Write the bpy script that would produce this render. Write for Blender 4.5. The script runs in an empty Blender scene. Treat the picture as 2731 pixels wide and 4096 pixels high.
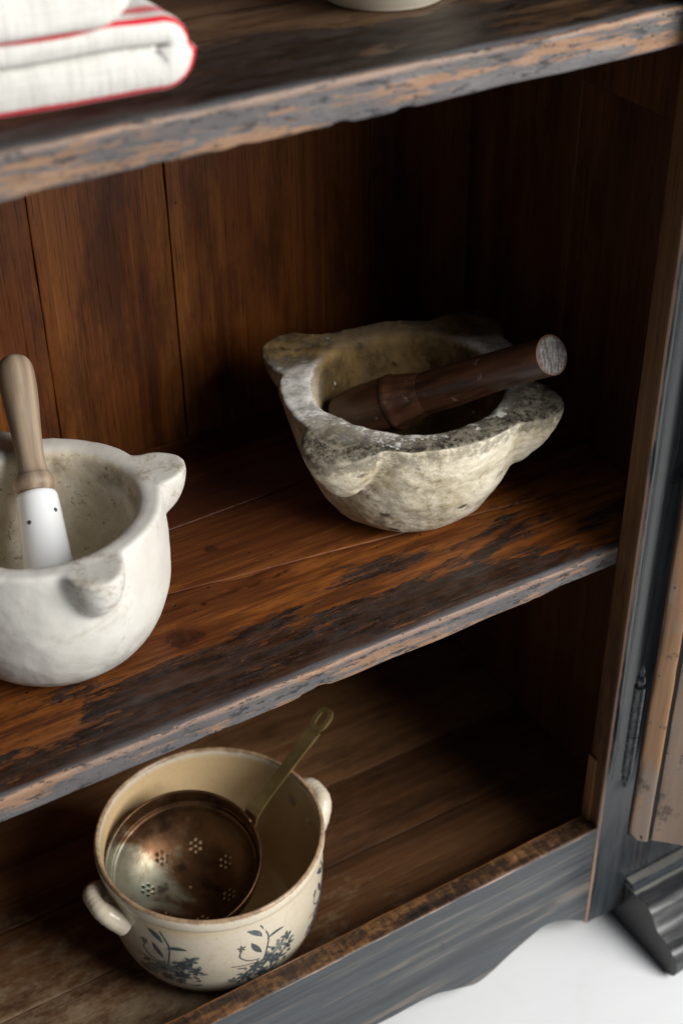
import bpy, math, random
import numpy as np
from mathutils import Matrix, Vector

sc = bpy.context.scene
# ------------------------------------------------------------------ camera
cam = bpy.data.cameras.new("camera"); cam_o = bpy.data.objects.new("camera", cam); sc.collection.objects.link(cam_o)
cam.sensor_fit = 'VERTICAL'; cam.sensor_height = 36.0; cam.sensor_width = 24.0; cam.lens = 50.04
cam.clip_start = 0.02; cam.clip_end = 60
CR = [[0.85906, -0.51176, -0.01070], [0.30931, 0.50234, 0.80746], [0.40785, 0.69697, -0.58983]]
m = Matrix.Identity(4)
for i in range(3):
    m[i][0] = CR[0][i]; m[i][1] = CR[1][i]; m[i][2] = -CR[2][i]
m.translation = Vector((-0.78789, -0.78635, 0.84754))
cam_o.matrix_world = m
cam.dof.use_dof = True; cam.dof.focus_distance = 1.305; cam.dof.aperture_fstop = 4.0
sc.camera = cam_o
# ------------------------------------------------------------------ world, lights, exposure
w = bpy.data.worlds.new("World"); sc.world = w; w.use_nodes = True
bg = w.node_tree.nodes["Background"]; bg.inputs[0].default_value = (0.80, 0.90, 1.0, 1); bg.inputs[1].default_value = 0.14
def area_light(name, loc, target, sx, sy, power, col):
    L = bpy.data.lights.new(name, 'AREA'); L.shape = 'RECTANGLE'; L.size = sx; L.size_y = sy; L.energy = power; L.color = col
    o = bpy.data.objects.new(name, L); sc.collection.objects.link(o); o.location = loc
    d = Vector(target) - Vector(loc); o.rotation_euler = d.to_track_quat('-Z', 'Y').to_euler()
    return o
area_light("window_light", (0.85, -1.75, 1.22), (-0.25, 0.2, -0.05), 1.3, 1.65, 113, (1.0, 0.98, 0.95))
sc.view_settings.view_transform = 'Standard'; sc.view_settings.look = 'None'
sc.view_settings.exposure = 0.0; sc.view_settings.gamma = 1.0; sc.view_settings.use_curve_mapping = False
try:
    sc.cycles.use_denoising = True; sc.cycles.denoiser = "OPENIMAGEDENOISE"; sc.cycles.denoising_prefilter = "ACCURATE"; sc.cycles.denoising_input_passes = "RGB_ALBEDO_NORMAL"
    sc.cycles.caustics_reflective = False; sc.cycles.caustics_refractive = False
    sc.cycles.blur_glossy = 1.0; sc.cycles.sample_clamp_indirect = 2.0; sc.cycles.use_adaptive_sampling = False
    sc.cycles.use_guiding = True; sc.cycles.guiding_training_samples = 64
except Exception: pass

rng = np.random.default_rng(7); random.seed(7)
ZF = -0.585            # floor level
# ------------------------------------------------------------------ numpy noise
_T = np.random.default_rng(11).random(65536)
def vnoise(p, scale, seed=0):
    p = np.asarray(p, float) * scale + seed * 17.31
    i = np.floor(p).astype(np.int64); f = p - i; f = f * f * (3 - 2 * f)
    def h(a, b, c): return _T[((a * 73856093) ^ (b * 19349663) ^ (c * 83492791)) & 65535]
    x, y, z = i[..., 0], i[..., 1], i[..., 2]; fx, fy, fz = f[..., 0], f[..., 1], f[..., 2]
    def lx(b, c): return h(x, b, c) * (1 - fx) + h(x + 1, b, c) * fx
    def ly(c): return lx(y, c) * (1 - fy) + lx(y + 1, c) * fy
    return (ly(z) * (1 - fz) + ly(z + 1) * fz) * 2 - 1
def fbm(p, scale, seed=0, octv=3):
    return sum(vnoise(p, scale * 2 ** k, seed + k) * 0.5 ** k for k in range(octv))
def sstep(a, b, x):
    t = np.clip((x - a) / (b - a), 0, 1); return t * t * (3 - 2 * t)

# ------------------------------------------------------------------ object helpers
def thing(name, label, cat, loc=(0, 0, 0), rot=None, group=None):
    o = bpy.data.objects.new(name, None); sc.collection.objects.link(o); o.empty_display_size = 0.03
    o.location = loc
    if rot is not None: o.rotation_mode = 'QUATERNION'; o.rotation_quaternion = rot
    o['label'] = label; o['category'] = cat
    if group: o['group'] = group
    return o
def holder(name, parent, label=None):
    o = bpy.data.objects.new(name, None); sc.collection.objects.link(o); o.parent = parent; o.empty_display_size = 0.02
    if label: o['label'] = label
    return o
def mesh(name, V, Fc, mat, parent=None, smooth=True, off=(0, 0, 0), attrs=None, normals=None, label=None, sharp=None):
    me = bpy.data.meshes.new(name)
    V = np.asarray(V, float) - np.asarray(off, float)
    me.from_pydata(V.tolist(), [], [list(map(int, f)) for f in Fc] if not isinstance(Fc, np.ndarray) else Fc.tolist())
    me.validate(); me.update()
    if smooth: me.polygons.foreach_set('use_smooth', [True] * len(me.polygons))
    if attrs:
        for k, a in attrs.items():
            at = me.attributes.new(k, 'FLOAT', 'POINT'); at.data.foreach_set('value', np.asarray(a, np.float32))
    if normals is not None and len(me.vertices) == len(normals):
        me.normals_split_custom_set_from_vertices(np.asarray(normals).tolist())
    elif sharp is not None:
        me.set_sharp_from_angle(angle=math.radians(sharp))
    me.materials.append(mat)
    o = bpy.data.objects.new(name, me); sc.collection.objects.link(o)
    if parent is not None: o.parent = parent
    if label: o['label'] = label
    return o
def loft(S, closed=True, caps=True):
    """S: (n, k, 3) rings -> verts, faces"""
    S = np.asarray(S, float); n, k, _ = S.shape
    V = S.reshape(-1, 3); Fc = []
    kk = k if closed else k - 1
    for i in range(n - 1):
        a = i * k; b = a + k
        for j in range(kk):
            j2 = (j + 1) % k
            Fc.append((a + j, a + j2, b + j2, b + j))
    if caps and closed:
        Fc.append(tuple(range(k))[::-1]); Fc.append(tuple(range((n - 1) * k, n * k)))
    return V, Fc
def lathe(prof, seg=64, closed_ends=True):
    """prof: list (r, z) from start to end; returns rings about Z"""
    prof = np.asarray(prof, float); t = np.linspace(0, 2 * np.pi, seg, endpoint=False)
    S = np.stack([prof[:, :1] * np.cos(t), prof[:, :1] * np.sin(t), np.repeat(prof[:, 1:], seg, 1)], -1)
    return loft(S, True, closed_ends)
def smooth_prof(pts, n):
    """Catmull-Rom through pts"""
    P = np.asarray(pts, float); P = np.vstack([2 * P[0] - P[1], P, 2 * P[-1] - P[-2]])
    out = []
    for i in range(1, len(P) - 2):
        for t in np.linspace(0, 1, n, endpoint=False):
            a, b, c, d = P[i - 1], P[i], P[i + 1], P[i + 2]
            out.append(0.5 * (2 * b + (c - a) * t + (2 * a - 5 * b + 4 * c - d) * t * t + (3 * b - a - 3 * c + d) * t ** 3))
    out.append(P[-2]); return np.array(out)
def rrect(y0, y1, z0, z1, r=0.002, step=0.006, seg=3):
    """rounded rectangle ring in 2-D, with extra points on the long sides"""
    cs = [(y0 + r, z1 - r, 180, 90), (y1 - r, z1 - r, 90, 0), (y1 - r, z0 + r, 0, -90), (y0 + r, z0 + r, -90, -180)]
    pts = []
    for q, (cy, cz, a0, a1) in enumerate(cs):
        for a in np.radians(np.linspace(a0, a1, seg + 1)): pts.append((cy + r * math.cos(a), cz + r * math.sin(a)))
        ny, nz, na, _ = cs[(q + 1) % 4]; e = (ny + r * math.cos(math.radians(na)), nz + r * math.sin(math.radians(na)))
        s = pts[-1]; L = math.hypot(e[0] - s[0], e[1] - s[1]); n = min(int(L / step), 60)
        for t in range(1, n + 1): pts.append((s[0] + (e[0] - s[0]) * t / (n + 1), s[1] + (e[1] - s[1]) * t / (n + 1)))
    return np.array(pts)
def plank(axis, a0, a1, b, c, r=0.002, step=0.006, da=0.006, rough=0.0004, wear=0.0, seed=0, mod=None):
    """A board along an axis (0 x, 1 y, 2 z) from a0 to a1; b, c = ranges on the two other axes (in axis order).
       surfaces are a little uneven and the edges nibbled."""
    n = max(2, int(abs(a1 - a0) / da)); A = np.linspace(a0, a1, n)
    ring = rrect(b[0], b[1], c[0], c[1], r, step)
    S = np.zeros((n, len(ring), 3)); oth = [i for i in range(3) if i != axis]
    S[:, :, axis] = A[:, None]; S[:, :, oth[0]] = ring[None, :, 0]; S[:, :, oth[1]] = ring[None, :, 1]
    if mod is not None: S = mod(S)
    ctr = np.zeros(3); ctr[oth[0]] = sum(b) / 2; ctr[oth[1]] = sum(c) / 2
    sc3 = np.ones(3); sc3[axis] = 0.25
    nz = fbm(S * sc3, 90, seed, 2)
    d = S - ctr; d[..., axis] = 0
    hb, hc = abs(b[1] - b[0]) / 2, abs(c[1] - c[0]) / 2
    sb = np.clip((np.abs(d[..., oth[0]]) - hb + 0.004) / 0.004, 0, 1); scc = np.clip((np.abs(d[..., oth[1]]) - hc + 0.004) / 0.004, 0, 1)
    S[..., oth[0]] += np.sign(d[..., oth[0]]) * sb * nz * rough; S[..., oth[1]] += np.sign(d[..., oth[1]]) * scc * nz * rough
    if wear:
        chip = np.clip(fbm(S * sc3, 60, seed + 5, 2) - 0.25, 0, 1) * wear * sb * scc
        S[..., oth[0]] -= np.sign(d[..., oth[0]]) * chip; S[..., oth[1]] -= np.sign(d[..., oth[1]]) * chip
    return loft(S)
def tube(path, rad, seg=12, flat=1.0):
    path = np.asarray(path, float); n = len(path); rad = np.broadcast_to(rad, (n,))
    T = np.gradient(path, axis=0); T /= np.linalg.norm(T, axis=1)[:, None]
    up = np.array([0, 0, 1.0]); rings = []
    for i in range(n):
        u = np.cross(up, T[i]);
        if np.linalg.norm(u) < 1e-3: u = np.cross([1, 0, 0], T[i])
        u /= np.linalg.norm(u); v = np.cross(T[i], u)
        t = np.linspace(0, 2 * np.pi, seg, endpoint=False)
        rings.append(path[i] + rad[i] * (np.cos(t)[:, None] * u + flat * np.sin(t)[:, None] * v))
    return loft(np.array(rings))
def surface_nets(f, lo, hi, h):
    lo = np.array(lo, float); n = np.ceil((np.array(hi) - lo) / h).astype(int) + 1
    ax = [lo[i] + h * np.arange(n[i]) for i in range(3)]
    G = np.stack(np.meshgrid(*ax, indexing='ij'), -1); F = f(G)
    ins = F < 0
    c = [ins[a:n[0] - 1 + a, b:n[1] - 1 + b, d:n[2] - 1 + d] for a in (0, 1) for b in (0, 1) for d in (0, 1)]
    cnt = sum(x.astype(np.int8) for x in c); act = (cnt > 0) & (cnt < 8)
    idx = -np.ones(act.shape, np.int64); I = np.argwhere(act); idx[act] = np.arange(len(I))
    acc = np.zeros((len(I), 3)); num = np.zeros(len(I))
    cor = [(a, b, d) for a in (0, 1) for b in (0, 1) for d in (0, 1)]
    def val(o): return F[I[:, 0] + o[0], I[:, 1] + o[1], I[:, 2] + o[2]]
    for p in cor:
        for k in range(3):
            if p[k] == 0:
                q = list(p); q[k] = 1; a, b = val(p), val(q); s = (a < 0) != (b < 0)
                t = np.where(s, a / np.where(s, a - b, 1), 0); pos = np.array(p)[None, :] + np.zeros((len(I), 3)); pos[:, k] += t
                acc += pos * s[:, None]; num += s
    V = lo + h * (I + acc / num[:, None]); Q = []
    for k in range(3):
        u, v = (k + 1) % 3, (k + 2) % 3
        sl = [slice(1, n[i] - 1) for i in range(3)]; sl[k] = slice(0, n[k] - 1); A = ins[tuple(sl)]
        sl2 = list(sl); sl2[k] = slice(1, n[k]); B = ins[tuple(sl2)]
        E = np.argwhere(A != B) + np.array([1 if i != k else 0 for i in range(3)])
        fl = A[A != B]
        def g(du, dv):
            e = E.copy(); e[:, u] -= du; e[:, v] -= dv; return idx[e[:, 0], e[:, 1], e[:, 2]]
        q = np.stack([g(0, 0), g(1, 0), g(1, 1), g(0, 1)], 1)
        q[~fl] = q[~fl][:, ::-1]
        Q.append(q)
    Q = np.concatenate(Q); Q = Q[:, ::-1] if False else Q
    e = h * 0.7; N = np.stack([f(V + e * np.eye(3)[i]) - f(V - e * np.eye(3)[i]) for i in range(3)], 1)
    N /= np.linalg.norm(N, axis=1)[:, None] + 1e-12
    P = V[Q]; fn = np.cross(P[:, 1] - P[:, 0], P[:, 2] - P[:, 0]); s = (fn * N[Q[:, 0]]).sum(1) < 0
    Q[s] = Q[s][:, ::-1]
    return V, Q, N
def smin(a, b, k):
    h = np.clip(0.5 + 0.5 * (b - a) / k, 0, 1); return b * (1 - h) + a * h - k * h * (1 - h)
def smax(a, b, k): return -smin(-a, -b, k)

# ------------------------------------------------------------------ material helper
class NT:
    def __init__(s, name):
        s.m = bpy.data.materials.new(name); s.m.use_nodes = True; s.t = s.m.node_tree; s.t.nodes.clear()
        s.out = s.t.nodes.new('ShaderNodeOutputMaterial'); s.b = s.t.nodes.new('ShaderNodeBsdfPrincipled')
        s.t.links.new(s.b.outputs[0], s.out.inputs[0])
    def n(s, t, **k):
        nd = s.t.nodes.new(t)
        for a, v in k.items(): setattr(nd, a, v)
        return nd
    def put(s, sock, v):
        if isinstance(v, bpy.types.NodeSocket): s.t.links.new(v, sock)
        elif isinstance(v, (tuple, list)) and sock.type == 'RGBA' and len(v) == 3: sock.default_value = (*v, 1)
        else: sock.default_value = v
    def obj(s): return s.n('ShaderNodeTexCoord').outputs['Object']
    def xyz(s, v):
        q = s.n('ShaderNodeSeparateXYZ'); s.put(q.inputs[0], v); return q.outputs
    def map(s, v, scale=(1, 1, 1), loc=(0, 0, 0), rot=(0, 0, 0)):
        q = s.n('ShaderNodeMapping'); s.put(q.inputs[0], v); q.inputs['Location'].default_value = loc
        q.inputs['Rotation'].default_value = rot; q.inputs['Scale'].default_value = scale; return q.outputs[0]
    def noise(s, v, scale=5, detail=4, rough=0.55, dist=0.0):
        q = s.n('ShaderNodeTexNoise'); s.put(q.inputs['Vector'], v); q.inputs['Scale'].default_value = scale
        q.inputs['Detail'].default_value = detail; q.inputs['Roughness'].default_value = rough; q.inputs['Distortion'].default_value = dist
        return q.outputs['Fac']
    def voro(s, v, scale=5, feat='F1', rand=1.0):
        q = s.n('ShaderNodeTexVoronoi', feature=feat); s.put(q.inputs['Vector'], v); q.inputs['Scale'].default_value = scale
        q.inputs['Randomness'].default_value = rand
        return q.outputs
    def wave(s, v, scale, dist, detail=2, dscale=1.0, direction='X', rough=0.5):
        q = s.n('ShaderNodeTexWave', wave_type='BANDS', bands_direction=direction); s.put(q.inputs['Vector'], v)
        q.inputs['Scale'].default_value = scale; q.inputs['Distortion'].default_value = dist; q.inputs['Detail'].default_value = detail
        q.inputs['Detail Scale'].default_value = dscale; q.inputs['Detail Roughness'].default_value = rough; return q.outputs['Fac']
    def m1(s, op, a, b=0.0, c=0.0, clamp=False):
        q = s.n('ShaderNodeMath', operation=op, use_clamp=clamp)
        s.put(q.inputs[0], a); s.put(q.inputs[1], b); s.put(q.inputs[2], c); return q.outputs[0]
    def add(s, a, b): return s.m1('ADD', a, b)
    def sub(s, a, b): return s.m1('SUBTRACT', a, b)
    def mul(s, a, b): return s.m1('MULTIPLY', a, b)
    def step(s, v, a, b, lo=0.0, hi=1.0):
        q = s.n('ShaderNodeMapRange', interpolation_type='SMOOTHSTEP'); s.put(q.inputs[0], v)
        q.inputs[1].default_value = a; q.inputs[2].default_value = b; q.inputs[3].default_value = lo; q.inputs[4].default_value = hi
        return q.outputs[0]
    def ramp(s, f, stops):
        q = s.n('ShaderNodeValToRGB'); s.put(q.inputs[0], f); e = q.color_ramp.elements
        while len(e) < len(stops): e.new(0.5)
        for el, (p, c) in zip(e, stops): el.position = p; el.color = (*c, 1)
        return q.outputs[0]
    def mix(s, f, a, b, mode='MIX'):
        q = s.n('ShaderNodeMix', data_type='RGBA', blend_type=mode); s.put(q.inputs[0], f); s.put(q.inputs[6], a); s.put(q.inputs[7], b)
        return q.outputs[2]
    def mixf(s, f, a, b):
        q = s.n('ShaderNodeMix', data_type='FLOAT'); s.put(q.inputs[0], f); s.put(q.inputs[2], a); s.put(q.inputs[3], b); return q.outputs[0]
    def attr(s, name): return s.n('ShaderNodeAttribute', attribute_name=name).outputs['Fac']
    def rand(s): return s.n('ShaderNodeObjectInfo').outputs['Random']
    def offset_by_rand(s, v, k=7.0):
        r = s.rand(); c = s.n('ShaderNodeCombineXYZ'); s.put(c.inputs[0], s.mul(r, k)); s.put(c.inputs[1], s.mul(r, k * 1.7)); s.put(c.inputs[2], s.mul(r, k * 0.6))
        q = s.n('ShaderNodeVectorMath', operation='ADD'); s.put(q.inputs[0], v); s.put(q.inputs[1], c.outputs[0]); return q.outputs[0]
    def bump(s, h, strength=0.3, dist=0.001, prev=None):
        q = s.n('ShaderNodeBump'); q.inputs['Strength'].default_value = strength; q.inputs['Distance'].default_value = dist
        s.put(q.inputs['Height'], h)
        if prev is not None: s.put(q.inputs['Normal'], prev)
        return q.outputs[0]
    def fin(s, col, rough=0.5, normal=None, spec=0.5, metal=0.0, **k):
        s.put(s.b.inputs['Base Color'], col); s.put(s.b.inputs['Roughness'], rough)
        if normal is not None: s.put(s.b.inputs['Normal'], normal)
        s.put(s.b.inputs['Specular IOR Level'], spec); s.put(s.b.inputs['Metallic'], metal)
        for a, v in k.items(): s.put(s.b.inputs[a], v)
        return s.m

def gscale(axis, along, across):
    v = [across] * 3; v[axis] = along; return tuple(v)
# ---- plain old pine inside the cupboard, grain along `axis`
def mat_inner(name, axis, dark, mid, light, rough=0.42, spec=0.4, dust=False):
    t = NT(name); o = t.offset_by_rand(t.obj())
    g = t.noise(t.map(o, gscale(axis, 0.7, 16)), 1.0, 3, 0.5, 0.6)
    rings = t.noise(t.map(o, gscale(axis, 1.1, 170), (3, 1, 2)), 1.0, 4, 0.7, 0.25)
    fine = t.noise(t.map(o, gscale(axis, 6, 420)), 1.0, 3, 0.6)
    f = t.add(t.mul(g, 0.75), t.add(t.mul(rings, 0.48), t.mul(fine, 0.14)))
    f = t.add(f, t.mul(t.sub(t.rand(), 0.5), 0.18))
    c = t.ramp(f, [(0.42, dark), (0.66, mid), (0.92, light)])
    pores = t.step(t.noise(t.map(o, gscale(axis, 14, 700)), 1.0, 2, 0.7), 0.58, 0.64)
    c = t.mix(t.mul(pores, 0.6), c, tuple(x * 0.3 for x in dark))
    holes = t.step(t.voro(o, 27)['Distance'], 0.022, 0.045, 1, 0)
    c = t.mix(t.mul(holes, 0.8), c, (0.004, 0.002, 0.001))
    bl = t.noise(t.map(o, gscale(axis, 4, 14)), 1.0, 6, 0.7); c = t.mix(t.step(bl, 0.48, 0.66, 0, 0.6), c, tuple(x * 0.6 for x in dark))
    if dust:  # dust thinning with depth, which also paints the light's falloff into the colour
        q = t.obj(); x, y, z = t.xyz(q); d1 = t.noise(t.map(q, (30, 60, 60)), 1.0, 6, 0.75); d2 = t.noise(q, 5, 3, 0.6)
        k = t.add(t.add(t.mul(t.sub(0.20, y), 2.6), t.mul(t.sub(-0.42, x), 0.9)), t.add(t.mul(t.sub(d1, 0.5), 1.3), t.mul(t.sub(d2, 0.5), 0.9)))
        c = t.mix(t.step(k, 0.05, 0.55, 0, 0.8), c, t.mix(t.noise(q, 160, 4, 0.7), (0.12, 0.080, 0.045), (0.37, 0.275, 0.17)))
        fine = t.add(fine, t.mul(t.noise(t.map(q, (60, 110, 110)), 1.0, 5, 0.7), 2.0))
    nm = t.bump(t.add(t.mul(fine, 0.6), t.sub(t.mul(rings, 0.4), t.mul(pores, 0.5))), 0.6 if dust else 0.4, 0.0012 if dust else 0.0007)
    return t.fin(c, t.add(rough - 0.08, t.mul(g, 0.2)), nm, spec)
M = {}
M['back'] = mat_inner('back_wood', 2, (0.026, 0.0062, 0.0015), (0.090, 0.0245, 0.0046), (0.185, 0.064, 0.0120), 0.42, 0.22)
M['side'] = mat_inner('side_wood', 2, (0.045, 0.013, 0.004), (0.085, 0.030, 0.008), (0.17, 0.07, 0.02), 0.55, 0.25)
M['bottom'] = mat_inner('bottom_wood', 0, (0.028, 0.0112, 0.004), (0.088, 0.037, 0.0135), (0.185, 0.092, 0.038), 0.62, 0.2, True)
M['post_inner'] = mat_inner('post_inner_wood', 2, (0.022, 0.009, 0.003), (0.085, 0.036, 0.012), (0.18, 0.088, 0.033), 0.55, 0.25)

# ---- shelf board: worn varnish on top, black paint near the front, bare timber on the edge. front = front edge y, top = top z (local)
def mat_shelf(name, front, top, knots=(), edge_tan=0.0, warm=1.0, blackw=0.080, blackamt=0.50, hot=((0.16, 0.045, 0.008), (0.35, 0.118, 0.022)), tone=((0.028, 0.0080, 0.0035), (0.088, 0.0250, 0.0070), (0.200, 0.068, 0.0160))):
    t = NT(name); o = t.obj(); x, y, z = t.xyz(o); r = t.offset_by_rand(o, 3.0)
    long = t.noise(t.map(r, (1.6, 26, 26)), 1.0, 4, 0.6, 0.5)
    fine = t.noise(t.map(o, (16, 420, 420)), 1.0, 3, 0.65)
    streak = t.noise(t.map(o, (9, 120, 120)), 1.0, 3, 0.7, 0.3)
    f = t.add(t.mul(long, 0.72), t.add(t.mul(fine, 0.20), t.mul(streak, 0.24)))
    c = t.ramp(f, [(0.40, tone[0]), (0.59, tone[1]), (0.78, tone[2])])
    c = t.mix(t.step(t.noise(t.map(o, (5, 14, 14), (3, 1, 0)), 1.0, 5, 0.65), 0.54, 0.70, 0, 0.55), c, (0.030, 0.012, 0.007))
    d = t.sub(y, front)                                   # distance from the front edge
    # the black paint left along the front
    mk = t.add(t.mul(t.noise(t.map(o, (5.5, 17, 17), (1.3, 0.2, 0)), 1.0, 6, 0.68, 0.6), 1.25), t.add(t.mul(t.noise(t.map(o, (20, 110, 110), (1, 0, 4)), 1.0, 7, 0.75), 0.62), t.mul(fine, 0.28)))
    mk = t.sub(mk, t.mul(t.m1('MAXIMUM', d, 0.0), 3.2 * 0.06 / blackw))
    mk = t.sub(mk, t.step(d, 0.004, 0.016, 0.0, 0.06))
    black = t.step(mk, 1.085 - blackamt * 0.4, 1.115 - blackamt * 0.4)
    pc = t.mix(t.step(t.noise(t.map(o, (30, 90, 90)), 1.0, 6, 0.75), 0.35, 0.7), (0.004, 0.0032, 0.003), (0.032, 0.028, 0.027))
    TH = 1.085 - blackamt * 0.4
    halo = t.mul(t.step(mk, TH - 0.30, TH - 0.02), t.step(streak, 0.40, 0.58, 0.15, 1.0)); c = t.mix(t.mul(halo, 0.75), c, t.mix(fine, hot[0], hot[1]))
    c = t.mix(t.step(mk, TH - 0.10, TH + 0.02, 0, 0.55), c, (0.030, 0.012, 0.006))
    c = t.mix(t.mul(black, t.step(t.noise(t.map(o, (18, 150, 150), (4, 4, 0)), 1.0, 5, 0.75), 0.36, 0.56, 0.97, 0.70)), c, pc)
    # scuffs: pale flecks and dark dots
    dust = t.step(t.noise(o, 230, 3, 0.7), 0.69, 0.75)
    c = t.mix(t.mul(dust, 0.35), c, (0.28, 0.24, 0.20))
    pits = t.step(t.voro(t.map(o, (1, 1.6, 1)), 42)['Distance'], 0.05, 0.085, 1, 0)
    c = t.mix(t.mul(pits, 0.85), c, (0.006, 0.004, 0.003))
    for (kx, ky, kr) in knots:
        kd = t.m1('SQRT', t.add(t.m1('POWER', t.mul(t.sub(x, kx), 0.8), 2.0), t.m1('POWER', t.sub(y, ky), 2.0)))
        kd = t.add(kd, t.mul(t.sub(t.noise(o, 70, 5, 0.7), 0.5), kr * 1.8)); c = t.mix(t.step(kd, kr * 0.7, kr * 1.7, 0.55, 0), c, (0.07, 0.016, 0.005)); kk = t.mul(t.step(kd, kr * 0.7, kr, 1, 0), t.step(t.noise(o, 120, 4, 0.7), 0.35, 0.6, 1, 0.55))
        c = t.mix(t.mul(kk, 0.9), c, (0.022, 0.006, 0.003)); 
    # --- front edge: bare pinkish timber with grey-blue paint left in streaks
    e = t.noise(t.map(o, (13, 95, 105), (0.4, 0, 0)), 1.0, 7, 0.72, 0.4)
    e2 = t.add(e, t.mul(t.sub(t.noise(t.map(o, (2.6, 20, 30), (5, 0, 0)), 1.0, 3, 0.6), 0.5), 0.7))
    tan = t.mix(t.noise(t.map(o, (25, 190, 190)), 1.0, 4, 0.7), (0.090, 0.048, 0.027), (0.32, 0.185, 0.108))
    gray = t.mix(t.noise(t.map(o, (22, 130, 130)), 1.0, 6, 0.75), (0.014, 0.016, 0.021), (0.135, 0.130, 0.132))
    ec = t.mix(t.step(e2, 0.455 + edge_tan, 0.495 + edge_tan, 0, 0.94), tan, gray)
    ec = t.mix(t.step(t.add(t.sub(z, top), t.mul(t.sub(e, 0.5), 0.012)), -0.008, -0.004, 0, 0.45), ec, (0.36, 0.21, 0.13))
    ec = t.mix(t.step(t.noise(t.map(o, (38, 150, 150), (6, 0, 2)), 1.0, 6, 0.78), 0.550, 0.580, 0, 0.85), ec, (0.010, 0.010, 0.011))
    worm = t.step(t.voro(t.map(o, (1, 1, 1), (0.3, 0.1, 0.2)), 85)['Distance'], 0.07, 0.13, 1, 0)
    ec = t.mix(t.mul(worm, 0.9), ec, (0.02, 0.014, 0.012))
    on_front = t.step(t.add(d, t.mul(t.sub(e, 0.5), 0.006)), 0.0006, 0.0032, 1, 0)
    # bluish window sheen painted into the colour right on the arris
    aris = t.mul(t.step(t.add(d, t.mul(t.sub(streak, 0.5), 0.016)), 0.002, 0.009, 1, 0), t.sub(1.0, on_front))
    c = t.mix(t.mul(aris, 0.8), c, t.mix(e, (0.03, 0.033, 0.038), (0.14, 0.142, 0.148)))
    c = t.mix(on_front, c, ec)
    h = t.add(t.mul(fine, 0.5), t.add(t.mul(streak, 0.7), t.sub(t.mul(black, 1.3), t.mul(pits, 1.5))))
    h = t.add(h, t.mul(black, t.mul(t.noise(o, 260, 4, 0.7), 1.2)))
    nm = t.bump(t.sub(h, t.mul(t.mul(worm, on_front), 1.4)), 0.55, 0.0008)
    ro = t.mixf(on_front, t.mixf(black, t.add(0.26, t.mul(long, 0.25)), t.add(0.26, t.mul(streak, 0.35))), 0.5)
    return t.fin(c, ro, nm, t.mixf(on_front, t.mixf(black, 0.36, t.step(long, 0.45, 0.6, 0.14, 0.5)), 0.4))
BASE = (0, 0, ZF)
M['mid_shelf'] = mat_shelf('middle_shelf_wood', 0.0262, 0 - ZF, edge_tan=0.03, knots=((-0.4205, 0.1237, 0.014), (-0.3412, 0.2297, 0.0055), (-0.385, 0.158, 0.0025)))
M['top_shelf'] = mat_shelf('top_shelf_wood', 0.0262, 0.520 - ZF, edge_tan=-0.025, blackw=0.10, blackamt=0.62, hot=((0.06, 0.036, 0.02), (0.16, 0.10, 0.055)), tone=((0.026, 0.013, 0.008), (0.072, 0.037, 0.018), (0.17, 0.10, 0.052)))

# ---- blue-black painted carcase; wear = expression of object coordinates
def mat_paint(name, axis, edges, streakcol=(0.20, 0.165, 0.13), base=((0.012, 0.015, 0.018), (0.040, 0.048, 0.055)), rough=0.27, amt=0.5, edgecol=((0.26, 0.14, 0.085), (0.47, 0.29, 0.185))):
    t = NT(name); o = t.obj(); X = t.xyz(o)
    br = t.noise(t.map(o, gscale(axis, 3.5, 90)), 1.0, 4, 0.65, 0.4); fine = t.noise(t.map(o, gscale(axis, 14, 520)), 1.0, 3, 0.65)
    c = t.mix(t.step(br, 0.3, 0.75), base[0], base[1])
    lg = t.noise(t.map(o, gscale(axis, 2.2, 34), (2, 5, 1)), 1.0, 5, 0.7, 0.6)
    c = t.mix(t.step(t.add(lg, t.mul(fine, 0.2)), 0.72 - 0.1 * amt, 0.86 - 0.1 * amt, 0, 0.55), c, streakcol)
    dk = t.step(t.noise(t.map(o, (16, 16, 16), (7, 1, 2)), 1.0, 4, 0.7), 0.62, 0.70); c = t.mix(t.mul(dk, 0.6), c, (0.006, 0.006, 0.008))
    sc_ = t.step(t.noise(t.map(o, gscale(axis, 30, 7), (1, 2, 9)), 1.0, 5, 0.75), 0.66, 0.69); c = t.mix(t.mul(sc_, 0.5), c, (0.008, 0.009, 0.010))
    wn = t.noise(t.map(o, gscale(axis, 12, 60)), 1.0, 4, 0.65)
    for (ax, pos, wid) in edges:
        dd = t.m1('ABSOLUTE', t.sub(X[ax], pos)); k = t.step(t.add(dd, t.mul(t.sub(wn, 0.5), wid * 3.2)), wid * 0.25, wid, 1, 0)
        c = t.mix(t.mul(k, 0.92), c, t.mix(fine, *edgecol))
    nm = t.bump(t.add(t.mul(br, 0.7), t.mul(fine, 0.35)), 0.4, 0.0006)
    return t.fin(c, t.add(rough - 0.1, t.mul(br, 0.22)), nm, 0.5)
M['post'] = mat_paint('post_paint', 2, [(0, 0.0, 0.0042)])
M['rail'] = mat_paint('rail_paint', 0, [(2, -0.3815 - ZF, 0.0035)], base=((0.016, 0.020, 0.024), (0.054, 0.062, 0.069)), rough=0.38, amt=1.1)
M['foot'] = mat_paint('foot_paint', 0, [(0, 0.056, 0.0022)], streakcol=(0.26, 0.26, 0.27), base=((0.012, 0.012, 0.013), (0.075, 0.077, 0.082)), rough=0.32, amt=1.2, edgecol=((0.008, 0.0065, 0.006), (0.020, 0.017, 0.015)))
M['mould'] = mat_paint('moulding_paint', 0, [(2, -0.5010 - ZF, 0.0010), (2, -0.5108 - ZF, 0.0008)], streakcol=(0.2, 0.19, 0.16), base=((0.012, 0.016, 0.022), (0.045, 0.055, 0.07)), rough=0.24, edgecol=((0.16, 0.155, 0.14), (0.34, 0.33, 0.29)))

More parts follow.
